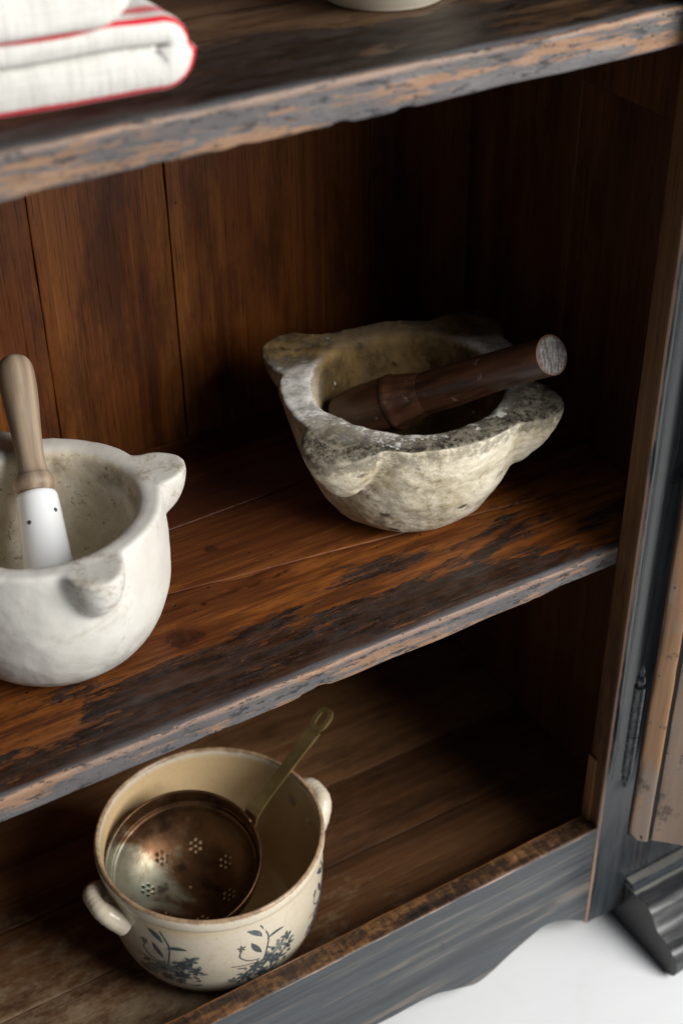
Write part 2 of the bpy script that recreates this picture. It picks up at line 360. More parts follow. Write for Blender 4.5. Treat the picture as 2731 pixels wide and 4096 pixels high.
def mat_railtop():
    t = NT('rail_top_wood'); o = t.obj(); x, y, z = t.xyz(o)
    a = t.noise(t.map(o, (26, 75, 75)), 1.0, 6, 0.75, 0.3); b = t.noise(t.map(o, (170, 40, 40)), 1.0, 3, 0.7)
    f = t.add(t.mul(a, 0.75), t.mul(b, 0.35))
    c = t.ramp(f, [(0.40, (0.008, 0.006, 0.005)), (0.53, (0.040, 0.020, 0.010)), (0.66, (0.16, 0.075, 0.028)), (0.82, (0.30, 0.17, 0.08))])
    ed = t.step(t.add(t.m1('ABSOLUTE', t.sub(y, 0.024)), t.mul(a, 0.003)), 0.001, 0.004, 1, 0)
    c = t.mix(t.mul(ed, 0.6), c, (0.30, 0.13, 0.04))
    return t.fin(c, 0.5, t.bump(f, 0.8, 0.0014), 0.4)
M['railtop'] = mat_railtop()
def mat_door(name, tones, grey=0.5, rough=0.4):
    t = NT(name); o = t.offset_by_rand(t.obj(), 2.0)
    g = t.noise(t.map(o, (20, 20, 1.4)), 1.0, 4, 0.6, 0.5); fine = t.noise(t.map(o, (380, 380, 9)), 1.0, 3, 0.65)
    c = t.ramp(t.add(t.mul(g, 0.85), t.mul(fine, 0.15)), [(0.3, tones[0]), (0.55, tones[1]), (0.8, tones[2])])
    gr = t.noise(t.map(o, (14, 14, 5), (2, 1, 7)), 1.0, 5, 0.65, 0.5)
    c = t.mix(t.step(gr, 0.49, 0.58, 0, grey), c, (0.13, 0.132, 0.13))
    dk = t.step(t.noise(t.map(o, (30, 30, 22), (1, 1, 3)), 1.0, 6, 0.75), 0.57, 0.63); c = t.mix(t.mul(dk, 0.75), c, (0.03, 0.02, 0.015))
    holes = t.step(t.voro(o, 55)['Distance'], 0.06, 0.10, 1, 0); c = t.mix(t.mul(holes, 0.85), c, (0.015, 0.01, 0.008))
    return t.fin(c, rough, t.bump(t.add(g, t.mul(fine, 0.4)), 0.3, 0.0006), 0.45)
M['door_edge'] = mat_door('door_edge_wood', ((0.10, 0.045, 0.018), (0.24, 0.125, 0.052), (0.36, 0.21, 0.10)))
M['door_field'] = mat_door('door_field_wood', ((0.10, 0.062, 0.040), (0.19, 0.125, 0.085), (0.30, 0.20, 0.135)), 0.6)
M['door_black'] = mat_paint('door_outer_paint', 2, [], base=((0.004, 0.004, 0.005), (0.012, 0.012, 0.014)), rough=0.6, amt=0.0)
def mat_iron():
    t = NT('hinge_iron'); o = t.obj(); a = t.noise(o, 160, 4, 0.7)
    c = t.mix(t.step(a, 0.4, 0.65), (0.05, 0.057, 0.065), (0.15, 0.16, 0.17)); c = t.mix(t.step(t.noise(o, 60, 3, 0.6), 0.62, 0.7), c, (0.10, 0.05, 0.02))
    return t.fin(c, 0.42, t.bump(a, 0.2, 0.0004), 0.5, 0.1)
M['iron'] = mat_iron()
def mat_floor():
    t = NT('white_floor_paint'); o = t.obj()
    a = t.noise(t.map(o, (2, 9, 1)), 1.0, 4, 0.6); c = t.mix(t.step(a, 0.3, 0.8), (0.77, 0.785, 0.80), (0.825, 0.84, 0.85))
    sp = t.step(t.voro(o, 9)['Distance'], 0.020, 0.034, 1, 0); c = t.mix(t.mul(sp, 0.7), c, (0.16, 0.15, 0.13)); c = t.mix(t.step(t.noise(o, 110, 4, 0.8), 0.70, 0.76, 0, 0.35), c, (0.42, 0.40, 0.36)); c = t.mix(t.step(t.noise(o, 6, 5, 0.7), 0.5, 0.7, 0, 0.25), c, (0.62, 0.62, 0.60))
    return t.fin(c, 0.45, t.bump(t.noise(o, 60, 3, 0.5), 0.06, 0.001), 0.35)
M['floor'] = mat_floor()

# ------------------------------------------------------------------ floor
mesh('floor', [(-6, -6, ZF), (6, -6, ZF), (6, 6, ZF), (-6, 6, ZF)], [(0, 1, 2, 3)], M['floor'], smooth=False)['kind'] = 'structure'

# ------------------------------------------------------------------ the cupboard
XL, XR, YB, TOP = -1.05, 0.085, 0.4238, 1.02
cup = thing('cupboard', 'old open dark cupboard with worn black paint, three shelves and a brown inside', 'cupboard', BASE)
def cpart(name, VF, mat, parent=cup, **k): return mesh(name, VF[0], VF[1], mat, parent, off=BASE, sharp=k.pop('sharp', 50), **k)

# back boards
bk = holder('back_panel', cup)
gaps = [XL, -0.83, -0.62, -0.4132, -0.2725, -0.039, 0.10]
for i in range(len(gaps) - 1):
    g = 0.0006 if i >= 3 else 0.0004
    cpart('board', plank(2, ZF + 0.07, TOP - 0.005, (gaps[i] + g, gaps[i + 1] - g), (YB + (0.0007 if i % 2 else 0), YB + 0.016), 0.0010, 0.02, 0.012, 0.0005, 0.0012, seed=i), M['back'], bk)
for i in range(1, len(gaps) - 1):                       # unseen strips added behind the joints to stop light leaking through
    cpart('gap_blocker', plank(2, ZF + 0.07, TOP - 0.005, (gaps[i] - 0.02, gaps[i] + 0.02), (YB + 0.0172, YB + 0.026), 0.001, 0.02, 0.2, 0.0, seed=i), M['side'], bk)
# right side: boards, with a cross rail high up
sd = holder('side_panel', cup)
for (y0, y1, dx, z0, z1) in [(0.0262, 0.1075, 0.0, ZF + 0.02, TOP - 0.02), (0.1085, 0.243, 0.0015, ZF + 0.02, 0.3795), (0.1085, 0.243, 0.0, 0.3805, TOP - 0.02), (0.244, YB - 0.001, 0.0022, ZF + 0.02, TOP - 0.02)]:
    cpart('board', plank(2, z0, z1, (XR + dx, 0.103), (y0, y1), 0.0012, 0.02, 0.03, 0.0003, seed=int(y0 * 100)), M['side'], sd)
sl = holder('side_panel', cup)
for (y0, y1) in [(0.0262, 0.20), (0.2012, YB - 0.001)]:
    cpart('board', plank(2, ZF + 0.02, TOP - 0.02, (XL - 0.018, XL - 0.001), (y0, y1), 0.0012, 0.02, 0.05, 0.0003, seed=3), M['side'], sl)

# middle shelf: three boards, slanting joints
def jn1(x): return 0.155 - 0.148 * (x + 0.18)
def jn2(x): return 0.281 + 0.03 * (x + 0.29)
def shelf_mod(front, y0, y1, f0, f1, chips=(), zt=0.0, zb=-0.0262):
    def mod(S):
        x = S[..., 0]; a = f0(x); b = f1(x); S[..., 1] = a + (S[..., 1] - y0) / (y1 - y0) * (b - a)
        if front:
            fr = np.clip(1 - (S[..., 1] - a) / 0.02, 0, 1)                 # near the front edge
            low = np.clip((zt - S[..., 2]) / (zt - zb), 0, 1)
            for (cx, cw, cd) in chips:
                k = np.clip(1 - np.abs(x - cx) / cw, 0, 1) ** 0.6
                k = k * (0.6 + 0.5 * vnoise(np.stack([x * 260, 0 * x, 0 * x], -1), 1.0, 8))
                S[..., 2] += cd * k * (fr > 0) * (low > 0.8) * fr
                S[..., 1] += cd * 0.5 * k * fr * (low > 0.6)
            # worn rounded top arris
            wob = 0.0022 + 0.0018 * vnoise(np.stack([x * 6, 0 * x, 0 * x], -1), 1.0, 4)
            S[..., 2] -= wob * np.clip(1 - (S[..., 1] - a) / 0.010, 0, 1) ** 2 * (1 - low)
            S[..., 1] += 0.0012 * vnoise(np.stack([x * 14, S[..., 2] * 30, 0 * x], -1), 1.0, 9) * fr
        return S
    return mod
ms = holder('shelf', cup)
FR = 0.0262
chips_mid = [(-0.3375, 0.010, 0.0042), (-0.352, 0.006, 0.0025), (-0.44, 0.02, 0.0014), (-0.10, 0.006, 0.001)]
cpart('board', plank(0, XL, XR - 0.0005, (FR, 0.16), (-0.0262, 0.0), 0.0022, 0.003, 0.003, 0.0007, 0.006, 21,
      shelf_mod(True, FR, 0.16, lambda x: FR + 0 * x, lambda x: jn1(x) - 0.0006, chips_mid)), M['mid_shelf'], ms)
cpart('board', plank(0, XL, XR - 0.0005, (0.16, 0.28), (-0.0262, -0.0003), 0.0006, 0.006, 0.008, 0.0004, 0, 22,
      shelf_mod(False, 0.16, 0.28, lambda x: jn1(x) + 0.0006, lambda x: jn2(x) - 0.0006)), M['mid_shelf'], ms)
cpart('board', plank(0, XL, XR - 0.0005, (0.28, YB - 0.001), (-0.0262, -0.0001), 0.0006, 0.006, 0.008, 0.0004, 0, 23,
      shelf_mod(False, 0.28, YB - 0.001, lambda x: jn2(x) + 0.0006, lambda x: YB - 0.001 + 0 * x)), M['mid_shelf'], ms)
# top shelf
TS, TB = 0.520, 0.4865
ts = holder('shelf', cup)
chips_top = [(-0.4414, 0.012, 0.004), (-0.47, 0.03, 0.0015), (-0.307, 0.008, 0.003), (-0.2557, 0.008, 0.003), (-0.33, 0.04, 0.001), (-0.19, 0.03, 0.001), (-0.385, 0.010, 0.002)]
cpart('board', plank(0, XL, XR - 0.0005, (FR, 0.20), (TB, TS), 0.003, 0.0035, 0.0035, 0.0009, 0.008, 31,
      shelf_mod(True, FR, 0.20, lambda x: FR + 0 * x, lambda x: 0.1994 + 0 * x, chips_top, TS, TB)), M['top_shelf'], ts)
cpart('board', plank(0, XL, XR - 0.0005, (0.2006, YB - 0.001), (TB, TS - 0.001), 0.0012, 0.01, 0.02, 0.0004, 0, 32), M['top_shelf'], ts)
# bottom boards
FB = -0.445
bs = holder('bottom_shelf', cup)
for i, (y0, y1) in enumerate([(0.0262, 0.155), (0.156, 0.262), (0.2635, YB - 0.001)]):
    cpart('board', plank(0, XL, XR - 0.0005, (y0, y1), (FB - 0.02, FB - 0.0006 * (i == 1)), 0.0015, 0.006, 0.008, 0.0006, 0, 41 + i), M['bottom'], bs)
# front posts
def post(x0, x1, seed):
    def shade_cove(S):                                          # shallow stopped hollow, added so the front shades from bright to dark
        k = np.clip((S[..., 0] - x0 - 0.007) / 0.040, 0, 1); e = sstep(-0.338, -0.318, S[..., 2])
        S[..., 1] += 0.0062 * np.sin(np.pi * k) ** 0.9 * e * (S[..., 1] < 0.004); return S
    p = cpart('post', plank(2, -0.5505, TOP, (x0, x1), (0.0, 0.025), 0.0018, 0.0025, 0.006, 0.0004, 0.002, seed, shade_cove), M['post'], sharp=70)
    return p
p1 = post(0.0, 0.1475, 51); post(XL - 0.12, XL, 52)
cpart('inner_edge', plank(2, -0.3812, TOP - 0.02, (-0.0014, -0.0002), (0.0022, 0.0250), 0.0004, 0.004, 0.01, 0.0001, 0, 53), M['post_inner'])
cpart('block', plank(2, -0.3812, -0.285, (-0.0042, -0.0016), (0.0135, 0.0262), 0.0006, 0.004, 0.006, 0.0002, 0.001, 54), M['post_inner'])
# bottom rail with a scalloped lower edge
rp = smooth_prof([(-1.05, -0.551), (-1.03, -0.545), (-0.985, -0.515), (-0.95, -0.528), (-0.90, -0.554), (-0.87, -0.546), (-0.83, -0.533), (-0.76, -0.531), (-0.525, -0.530), (-0.286, -0.531), (-0.2198, -0.5325), (-0.1858, -0.5446),
                  (-0.1506, -0.5545), (-0.1069, -0.5315), (-0.0626, -0.5138), (-0.030, -0.526), (-0.0075, -0.5416), (-0.0005, -0.546)], 12)
def rail_mod(S):
    zb = np.interp(S[..., 0], rp[:, 0], rp[:, 1]); t = (S[..., 2] + 0.55) / (0.55 - 0.3835); S[..., 2] = zb + t * (-0.3835 - zb); return S
cpart('bottom_rail', plank(0, XL + 0.0005, -0.0008, (0.0008, 0.0245), (-0.55, -0.3835), 0.0015, 0.006, 0.004, 0.0004, 0.001, 61, rail_mod), M['rail'])
cpart('rail_top', plank(0, XL + 0.0005, -0.0008, (0.0008, 0.0248), (-0.3835, -0.3812), 0.001, 0.002, 0.003, 0.0005, 0.0015, 62), M['railtop'])
cpart('shade_top_board', plank(0, XL - 0.12, 0.1475, (-0.005, YB + 0.016), (TOP, TOP + 0.025), 0.003, 0.03, 0.03, 0, 0, 63), M['post'])  # unseen top, added to shade the space above the top shelf

# bracket feet with a moulding above
def foot(x0, x1):
    pr = smooth_prof([(0.040, -0.570), (0.026, -0.584), (-0.070, -0.5848), (-0.086, -0.584), (-0.098, -0.574), (-0.099, -0.560), (-0.090, -0.5455), (-0.074, -0.5395), (-0.062, -0.534), (-0.053, -0.524),
                      (-0.046, -0.5155), (-0.036, -0.511), (-0.020, -0.5115), (-0.0025, -0.513), (-0.0012, -0.55), (0.010, -0.5545)], 6)
    xs = np.linspace(x0, x1, 26); S = np.zeros((len(xs), len(pr), 3)); S[..., 0] = xs[:, None]; S[..., 1] = pr[None, :, 0]; S[..., 2] = pr[None, :, 1]
    S[..., 1:] += (fbm(S, 60, 3, 3) * 0.0009)[..., None] * np.array([1, 0.4]); S[..., 2] = np.maximum(S[..., 2], ZF + 0.0002)
    f = cpart('foot', loft(S), M['foot'], sharp=35)
    mp = np.array([(-0.0012, -0.5105), (-0.019, -0.5105), (-0.0215, -0.509), (-0.0222, -0.5065), (-0.020, -0.505), (-0.017, -0.5045), (-0.0155, -0.5020), (-0.0155, -0.4985), (-0.014, -0.4960), (-0.010, -0.4952), (-0.0012, -0.4950)])
    xs = np.linspace(x0 - 0.001, x1 + 0.001, 16); S = np.zeros((len(xs), len(mp), 3)); S[..., 0] = xs[:, None]; S[..., 1] = mp[None, :, 0]; S[..., 2] = mp[None, :, 1] - 0.006
    o = mesh('moulding', *loft(S), M['mould'], f, off=BASE, sharp=25)
foot(0.056, 0.150); foot(XL - 0.122, XL - 0.03)

# the open door, swung out past a right angle
dr = holder('door', cup, 'brown inside of the cupboard door, standing open')
DA = math.radians(-43.0); du = np.array([math.cos(DA), math.sin(DA), 0]); dn = np.array([-math.sin(DA) * -1, -math.cos(DA), 0]); dn = np.array([math.sin(DA), -math.cos(DA), 0])
DE = np.array([-0.0015, -0.0455, 0])
def dpart(name, u0, u1, t0, t1, z0, z1, mat, r=0.002, wear=0.0, seed=0, mod=None, label=None):
    V, Fc = plank(2, z0, z1, (u0, u1), (t0, t1), r, 0.005, 0.008, 0.0004, wear, seed, mod)
    Vw = DE + V[:, :1] * du + V[:, 1:2] * dn; Vw[:, 2] = V[:, 2]
    return mesh(name, Vw, Fc, mat, dr, off=BASE, sharp=50, label=label)
DB, DT, DW = -0.353, 0.47, 0.50
def corner(S):                                            # worn rounded lower corner
    k = np.clip((DB + 0.016 - S[..., 2]) / 0.016, 0, 1); S[..., 0] += 0.008 * (1 - np.sqrt(np.clip(1 - k * k, 0, 1))) * (S[..., 0] < 0.012); return S
dpart('door_core', 0.0, DW, -0.020, -0.0032, DB + 0.001, DT, M['door_black'], 0.002, 0, 71)
dpart('frame_strip', 0.0012, 0.0225, -0.003, 0.0010, DB, DT, M['door_edge'], 0.0030, 0.003, 72, corner)
dpart('frame_strip', 0.45, DW, -0.003, 0.0010, DB, DT, M['door_edge'], 0.0030, 0.003, 73)
dpart('board', 0.0255, 0.135, -0.003, -0.0012, DB + 0.001, DT, M['door_field'], 0.001, 0.001, 74)
dpart('board', 0.1362, 0.29, -0.003, -0.0015, DB + 0.001, DT, M['door_field'], 0.001, 0.001, 75)
dpart('board', 0.2912, 0.449, -0.003, -0.0012, DB + 0.001, DT, M['door_field'], 0.001, 0.001, 76)
# pin hinge
hx, hy = 0.0175, -0.0125
hp = [(0.0008, -0.316), (0.0022, -0.313), (0.0026, -0.309), (0.0015, -0.3065), (0.0018, -0.3055), (0.0042, -0.303), (0.0046, -0.299), (0.0028, -0.295), (0.0028, -0.293), (0.0058, -0.292), (0.0060, -0.235), (0.0060, -0.2345), (0.0052, -0.234), (0.0052, -0.2335),
      (0.0060, -0.233), (0.0060, -0.165), (0.0030, -0.164), (0.0030, -0.162), (0.0050, -0.158), (0.0046, -0.153), (0.0020, -0.150), (0.0022, -0.147), (0.0030, -0.144), (0.0018, -0.139), (0.0006, -0.136)]
V, Fc = lathe(hp, 20); V = V + np.array([hx, hy, 0])
hg = cpart('hinge', (V, Fc), M['iron'], sharp=40)
mesh('hinge_leaf', *plank(2, -0.262, -0.215, (0.0185, 0.0225), (-0.0100, -0.0030), 0.0008, 0.004, 0.006, 0.0002, 0.0008, 81), M['iron'], hg, off=BASE, sharp=50)

# ------------------------------------------------------------------ stone mortars
def mat_marble_white():
    t = NT('white_marble'); o = t.obj(); x, y, z = t.xyz(o); ins = t.attr('inside'); lug = t.attr('lugness')
    a = t.noise(o, 14, 5, 0.6, 0.4); b = t.noise(o, 60, 4, 0.65); sp = t.noise(o, 210, 3, 0.7)
    c = t.mix(t.step(a, 0.35, 0.7), (0.545, 0.522, 0.470), (0.625, 0.608, 0.565))
    c = t.mix(t.step(t.add(t.mul(t.noise(o, 17, 5, 0.7, 0.8), 0.7), t.mul(b, 0.3)), 0.555, 0.66, 0, 0.45), c, (0.37, 0.31, 0.225))
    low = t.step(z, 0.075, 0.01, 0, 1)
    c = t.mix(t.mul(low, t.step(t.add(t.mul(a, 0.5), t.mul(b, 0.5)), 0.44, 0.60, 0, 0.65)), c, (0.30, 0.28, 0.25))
    # the used inside: beige, speckled
    ic = t.mix(t.step(t.noise(o, 22, 5, 0.7, 0.6), 0.35, 0.68), (0.56, 0.485, 0.36), (0.72, 0.67, 0.57))
    ic = t.mix(t.step(t.noise(o, 130, 4, 0.75), 0.58, 0.66, 0, 0.75), ic, (0.20, 0.125, 0.06))
    band = t.mul(t.step(z, 0.118, 0.132), t.step(z, 0.146, 0.138)); 
    ic = t.mix(t.mul(band, t.step(t.noise(o, 30, 4, 0.6), 0.42, 0.62, 0, 0.75)), ic, (0.16, 0.115, 0.07))
    c = t.mix(ins, c, ic)
    lu = t.mul(lug, t.step(t.add(t.mul(b, 0.6), t.mul(sp, 0.4)), 0.47, 0.60, 0, 0.6)); c = t.mix(lu, c, (0.30, 0.24, 0.17))
    c = t.mix(t.step(t.noise(t.map(o, (34, 34, 60)), 1.0, 6, 0.75), 0.66, 0.73, 0, 0.7), c, (0.12, 0.10, 0.085))
    nm = t.bump(t.add(t.mul(b, 0.6), t.mul(sp, 0.5)), 0.35, 0.0012)
    return t.fin(c, 0.5, nm, 0.4, **{'Subsurface Weight': 0.08, 'Subsurface Radius': (0.008, 0.007, 0.005), 'Subsurface Scale': 0.6})
def mat_marble_old():
    t = NT('old_stained_marble'); o = t.obj(); x, y, z = t.xyz(o); ins = t.attr('inside'); top = t.attr('topness'); lug = t.attr('lugness')
    a = t.noise(o, 13, 5, 0.65, 0.5); b = t.noise(o, 48, 5, 0.7, 0.3); sp = t.noise(o, 190, 4, 0.75); hr = t.noise(t.map(o, (110, 110, 170)), 1.0, 5, 0.75)
    c = t.mix(t.step(t.add(t.mul(a, 0.6), t.mul(hr, 0.4)), 0.36, 0.66), (0.38, 0.31, 0.195), (0.75, 0.69, 0.555))
    c = t.mix(t.step(t.add(t.mul(b, 0.65), t.mul(sp, 0.35)), 0.53, 0.63, 0, 0.75), c, (0.20, 0.155, 0.085))
    pits = t.step(t.add(t.voro(t.map(o, (1, 1, 1.9)), 26)['Distance'], t.mul(t.sub(sp, 0.5), 0.25)), 0.10, 0.20, 1, 0); c = t.mix(t.mul(pits, t.step(a, 0.40, 0.50, 0, 0.9)), c, (0.055, 0.045, 0.035))
    # rim top: pale on the left, black crust toward front and the lugs
    rim_p = t.mix(t.step(t.add(t.mul(b, 0.7), t.mul(sp, 0.3)), 0.40, 0.62), (0.68, 0.66, 0.62), (0.40, 0.375, 0.33))
    crust = t.mix(t.step(t.add(t.mul(sp, 0.5), t.mul(b, 0.5)), 0.40, 0.60), (0.020, 0.017, 0.012), (0.25, 0.22, 0.165))
    rad = t.m1('SQRT', t.add(t.mul(x, x), t.mul(y, y))); k = t.add(t.add(t.mul(t.add(t.mul(y, -1.0), t.mul(x, 0.15)), 6.0), t.mul(t.sub(rad, 0.108), 16.0)), t.add(t.mul(a, 1.1), t.add(t.mul(sp, 0.7), t.mul(t.sub(b, 0.5), 1.5))))
    rim_c = t.mix(t.step(k, 1.30, 1.45), rim_p, crust)
    c = t.mix(t.mul(t.step(top, 0.5, 0.85), t.sub(1.0, ins)), c, rim_c)
    lm = t.mul(lug, t.step(t.add(t.add(t.mul(b, 0.6), t.mul(sp, 0.45)), t.mul(t.sub(z, 0.118), 12)), 0.52, 0.68, 0, 0.85))
    c = t.mix(lm, c, crust)
    c = t.mix(t.mul(t.step(t.add(z, t.mul(t.sub(b, 0.5), 0.035)), 0.112, 0.128), t.mul(t.step(t.add(t.mul(b, 0.5), t.mul(sp, 0.5)), 0.42, 0.55, 0, 0.75), t.step(y, 0.03, -0.04))), c, crust)
    # back part and the inside are brown-yellow, with shade painted into the colour
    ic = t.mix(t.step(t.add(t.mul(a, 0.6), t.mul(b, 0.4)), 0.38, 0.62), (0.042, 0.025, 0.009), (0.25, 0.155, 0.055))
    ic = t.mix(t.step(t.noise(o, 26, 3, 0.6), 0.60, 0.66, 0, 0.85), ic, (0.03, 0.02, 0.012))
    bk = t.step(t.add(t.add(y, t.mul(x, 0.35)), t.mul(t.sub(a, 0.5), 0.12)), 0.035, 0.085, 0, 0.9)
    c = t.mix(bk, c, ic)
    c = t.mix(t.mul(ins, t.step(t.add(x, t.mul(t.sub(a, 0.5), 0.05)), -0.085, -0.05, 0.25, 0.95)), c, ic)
    lf = t.mul(t.step(t.add(x, t.mul(t.sub(b, 0.5), 0.06)), -0.098, -0.118), t.mul(t.sub(1.0, t.step(top, 0.4, 0.8)), t.sub(1.0, lug)))
    c = t.mix(t.mul(lf, 0.7), c, (0.17, 0.10, 0.04))
    c = t.mix(t.step(t.noise(o, 75, 2, 0.5), 0.74, 0.77, 0, 0.85), c, (0.75, 0.73, 0.66))
    nm = t.bump(t.add(t.mul(b, 0.8), t.sub(t.add(t.mul(sp, 0.6), t.mul(hr, 0.4)), t.mul(pits, 0.8))), 0.6, 0.0018)
    return t.fin(c, 0.62, nm, 0.3)
M['marble_w'] = mat_marble_white(); M['marble_o'] = mat_marble_old()

def mortar(name, label, cat, loc, h, R, Rin, floor_z, outer, inner, lugs, mat, amp, seed, grid, lugz, kl, topnoise, rnd=0.007, wedge=False):
    """signed-distance carving of a lugged stone mortar; lugs become child meshes cut from the same surface"""
    t = thing(name, label, cat, loc)
    def topz(p): return h + topnoise * fbm(p * np.array([1, 1, 0.0]), 9, seed + 3, 2)
    def d_lug(p):
        best = np.full(p.shape[:-1], 1e3)
        for (ang, rc, ra, rt, rz) in lugs:
            a = math.radians(ang); u = p[..., 0] * math.cos(a) + p[..., 1] * math.sin(a) - rc; v = -p[..., 0] * math.sin(a) + p[..., 1] * math.cos(a)
            if wedge:
                k = ((np.abs(u / ra) ** 1.65 + np.abs(v / rt) ** 1.8) ** (1.35 / 1.72) + np.abs((p[..., 2] - lugz) / rz) ** 1.35) ** (1 / 1.35)
                best = np.minimum(best, (k - 1) * min(ra, rt) * 0.8); continue
            q = np.stack([u / ra, v / rt, (p[..., 2] - lugz) / rz], -1); k = np.linalg.norm(q, axis=-1)
            k2 = np.linalg.norm(q / np.array([ra, rt, rz]), axis=-1) + 1e-9
            best = np.minimum(best, k * (k - 1) / k2)
        return best
    def d_body(p):
        r = np.hypot(p[..., 0], p[..., 1]); z = p[..., 2]
        return (r - np.interp(z, outer[:, 1], outer[:, 0])) * 0.86
    def d_cav(p):
        r = np.hypot(p[..., 0], p[..., 1]); z = p[..., 2]
        return (r - np.interp(z, inner[:, 1], inner[:, 0])) * 0.8
    def f(p):
        z = p[..., 2]
        s = smin(d_body(p), d_lug(p), kl)
        s = smax(s, z - topz(p), rnd)
        s = smax(s, -z, 0.006)
        s = smax(s, -d_cav(p), 0.010)
        n = fbm(p, 16, seed, 3) * amp + fbm(p, 75, seed + 7, 2) * amp * 0.35
        return s - n
    ext = max(l[1] + l[2] for l in lugs) + 0.012
    V, Q, N = surface_nets(f, (-ext, -ext, -0.008), (ext, ext, h + 0.016), grid)
    inside = sstep(0.003, -0.003, np.abs(d_cav(V)) - 0.006) * (V[:, 2] < h - 0.003) 
    inside = np.where(np.hypot(V[:, 0], V[:, 1]) < np.interp(V[:, 2], inner[:, 1], inner[:, 0]) + 0.004, 1.0, inside * 0) * sstep(h + 0.001, h - 0.006, V[:, 2])
    top = np.clip(N[:, 2], 0, 1) * sstep(h - 0.022, h - 0.010, V[:, 2])
    dl = d_lug(V); db = d_body(V); lugness = sstep(-0.004, 0.006, db - dl)
    isl = (dl + 0.002 < db)[Q].sum(1) >= 3
    angs = np.array([math.radians(l[0]) for l in lugs]); va = np.arctan2(V[:, 1], V[:, 0])
    near = np.argmin(np.abs((va[Q[:, 0]][:, None] - angs[None] + np.pi) % (2 * np.pi) - np.pi), 1)
    # body surface bearing the lugs as children
    def sub(sel):
        q = Q[sel]; u, inv = np.unique(q, return_inverse=True); return u, inv.reshape(q.shape)
    def put(nm, sel, par):
        u, q = sub(sel)
        return mesh(nm, V[u], q, mat, par, attrs={'inside': inside[u], 'topness': top[u], 'lugness': lugness[u]}, normals=N[u])
    body = put('bowl', ~isl, t)
    for i in range(len(lugs)): 
        if (isl & (near == i)).any(): put('lug', isl & (near == i), t)
    return t
# left: white marble
hL, RL = 0.149, 0.103
outL = smooth_prof([(0.058, -0.01), (0.060, 0.0), (0.076, 0.010), (0.0905, 0.028), (0.1005, 0.055), (0.1045, 0.085), (0.1045, 0.115), (0.1025, 0.149), (0.102, 0.165)], 8)
innL = smooth_prof([(0.0, 0.0305), (0.025, 0.033), (0.048, 0.045), (0.064, 0.068), (0.074, 0.098), (0.0785, 0.128), (0.081, 0.149), (0.083, 0.17)], 8)
innL[:, 1] = np.maximum.accumulate(innL[:, 1] + np.arange(len(innL)) * 1e-7); outL[:, 1] = np.maximum.accumulate(outL[:, 1] + np.arange(len(outL)) * 1e-7)
innL = np.vstack([[-0.05, 0.0], innL])
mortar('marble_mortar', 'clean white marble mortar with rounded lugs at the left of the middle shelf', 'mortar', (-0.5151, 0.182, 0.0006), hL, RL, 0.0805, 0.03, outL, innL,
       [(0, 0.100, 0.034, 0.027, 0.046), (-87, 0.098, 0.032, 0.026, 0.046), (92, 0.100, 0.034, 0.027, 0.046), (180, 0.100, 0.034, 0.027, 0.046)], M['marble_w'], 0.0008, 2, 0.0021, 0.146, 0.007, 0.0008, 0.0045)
# right: old stained mortar
hR, RR = 0.137, 0.1267
outR = smooth_prof([(0.060, -0.01), (0.0615, 0.0), (0.0775, 0.010), (0.0920, 0.030), (0.1045, 0.055), (0.1140, 0.083), (0.1215, 0.110), (0.1262, 0.137), (0.127, 0.155)], 8)
innR = smooth_prof([(0.0, 0.030), (0.03, 0.034), (0.056, 0.046), (0.074, 0.068), (0.083, 0.095), (0.088, 0.120), (0.091, 0.137), (0.094, 0.16)], 8)
innR[:, 1] = np.maximum.accumulate(innR[:, 1] + np.arange(len(innR)) * 1e-7); innR = np.vstack([[-0.05, 0.0], innR])
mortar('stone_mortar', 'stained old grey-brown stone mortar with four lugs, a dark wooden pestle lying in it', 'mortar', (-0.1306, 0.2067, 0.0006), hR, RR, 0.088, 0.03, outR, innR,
       [(208, 0.118, 0.046, 0.039, 0.066), (311, 0.107, 0.047, 0.044, 0.072), (28, 0.113, 0.047, 0.042, 0.065), (121, 0.113, 0.049, 0.042, 0.065)], M['marble_o'], 0.0023, 5, 0.0023, 0.134, 0.003, 0.0045, 0.005, True)

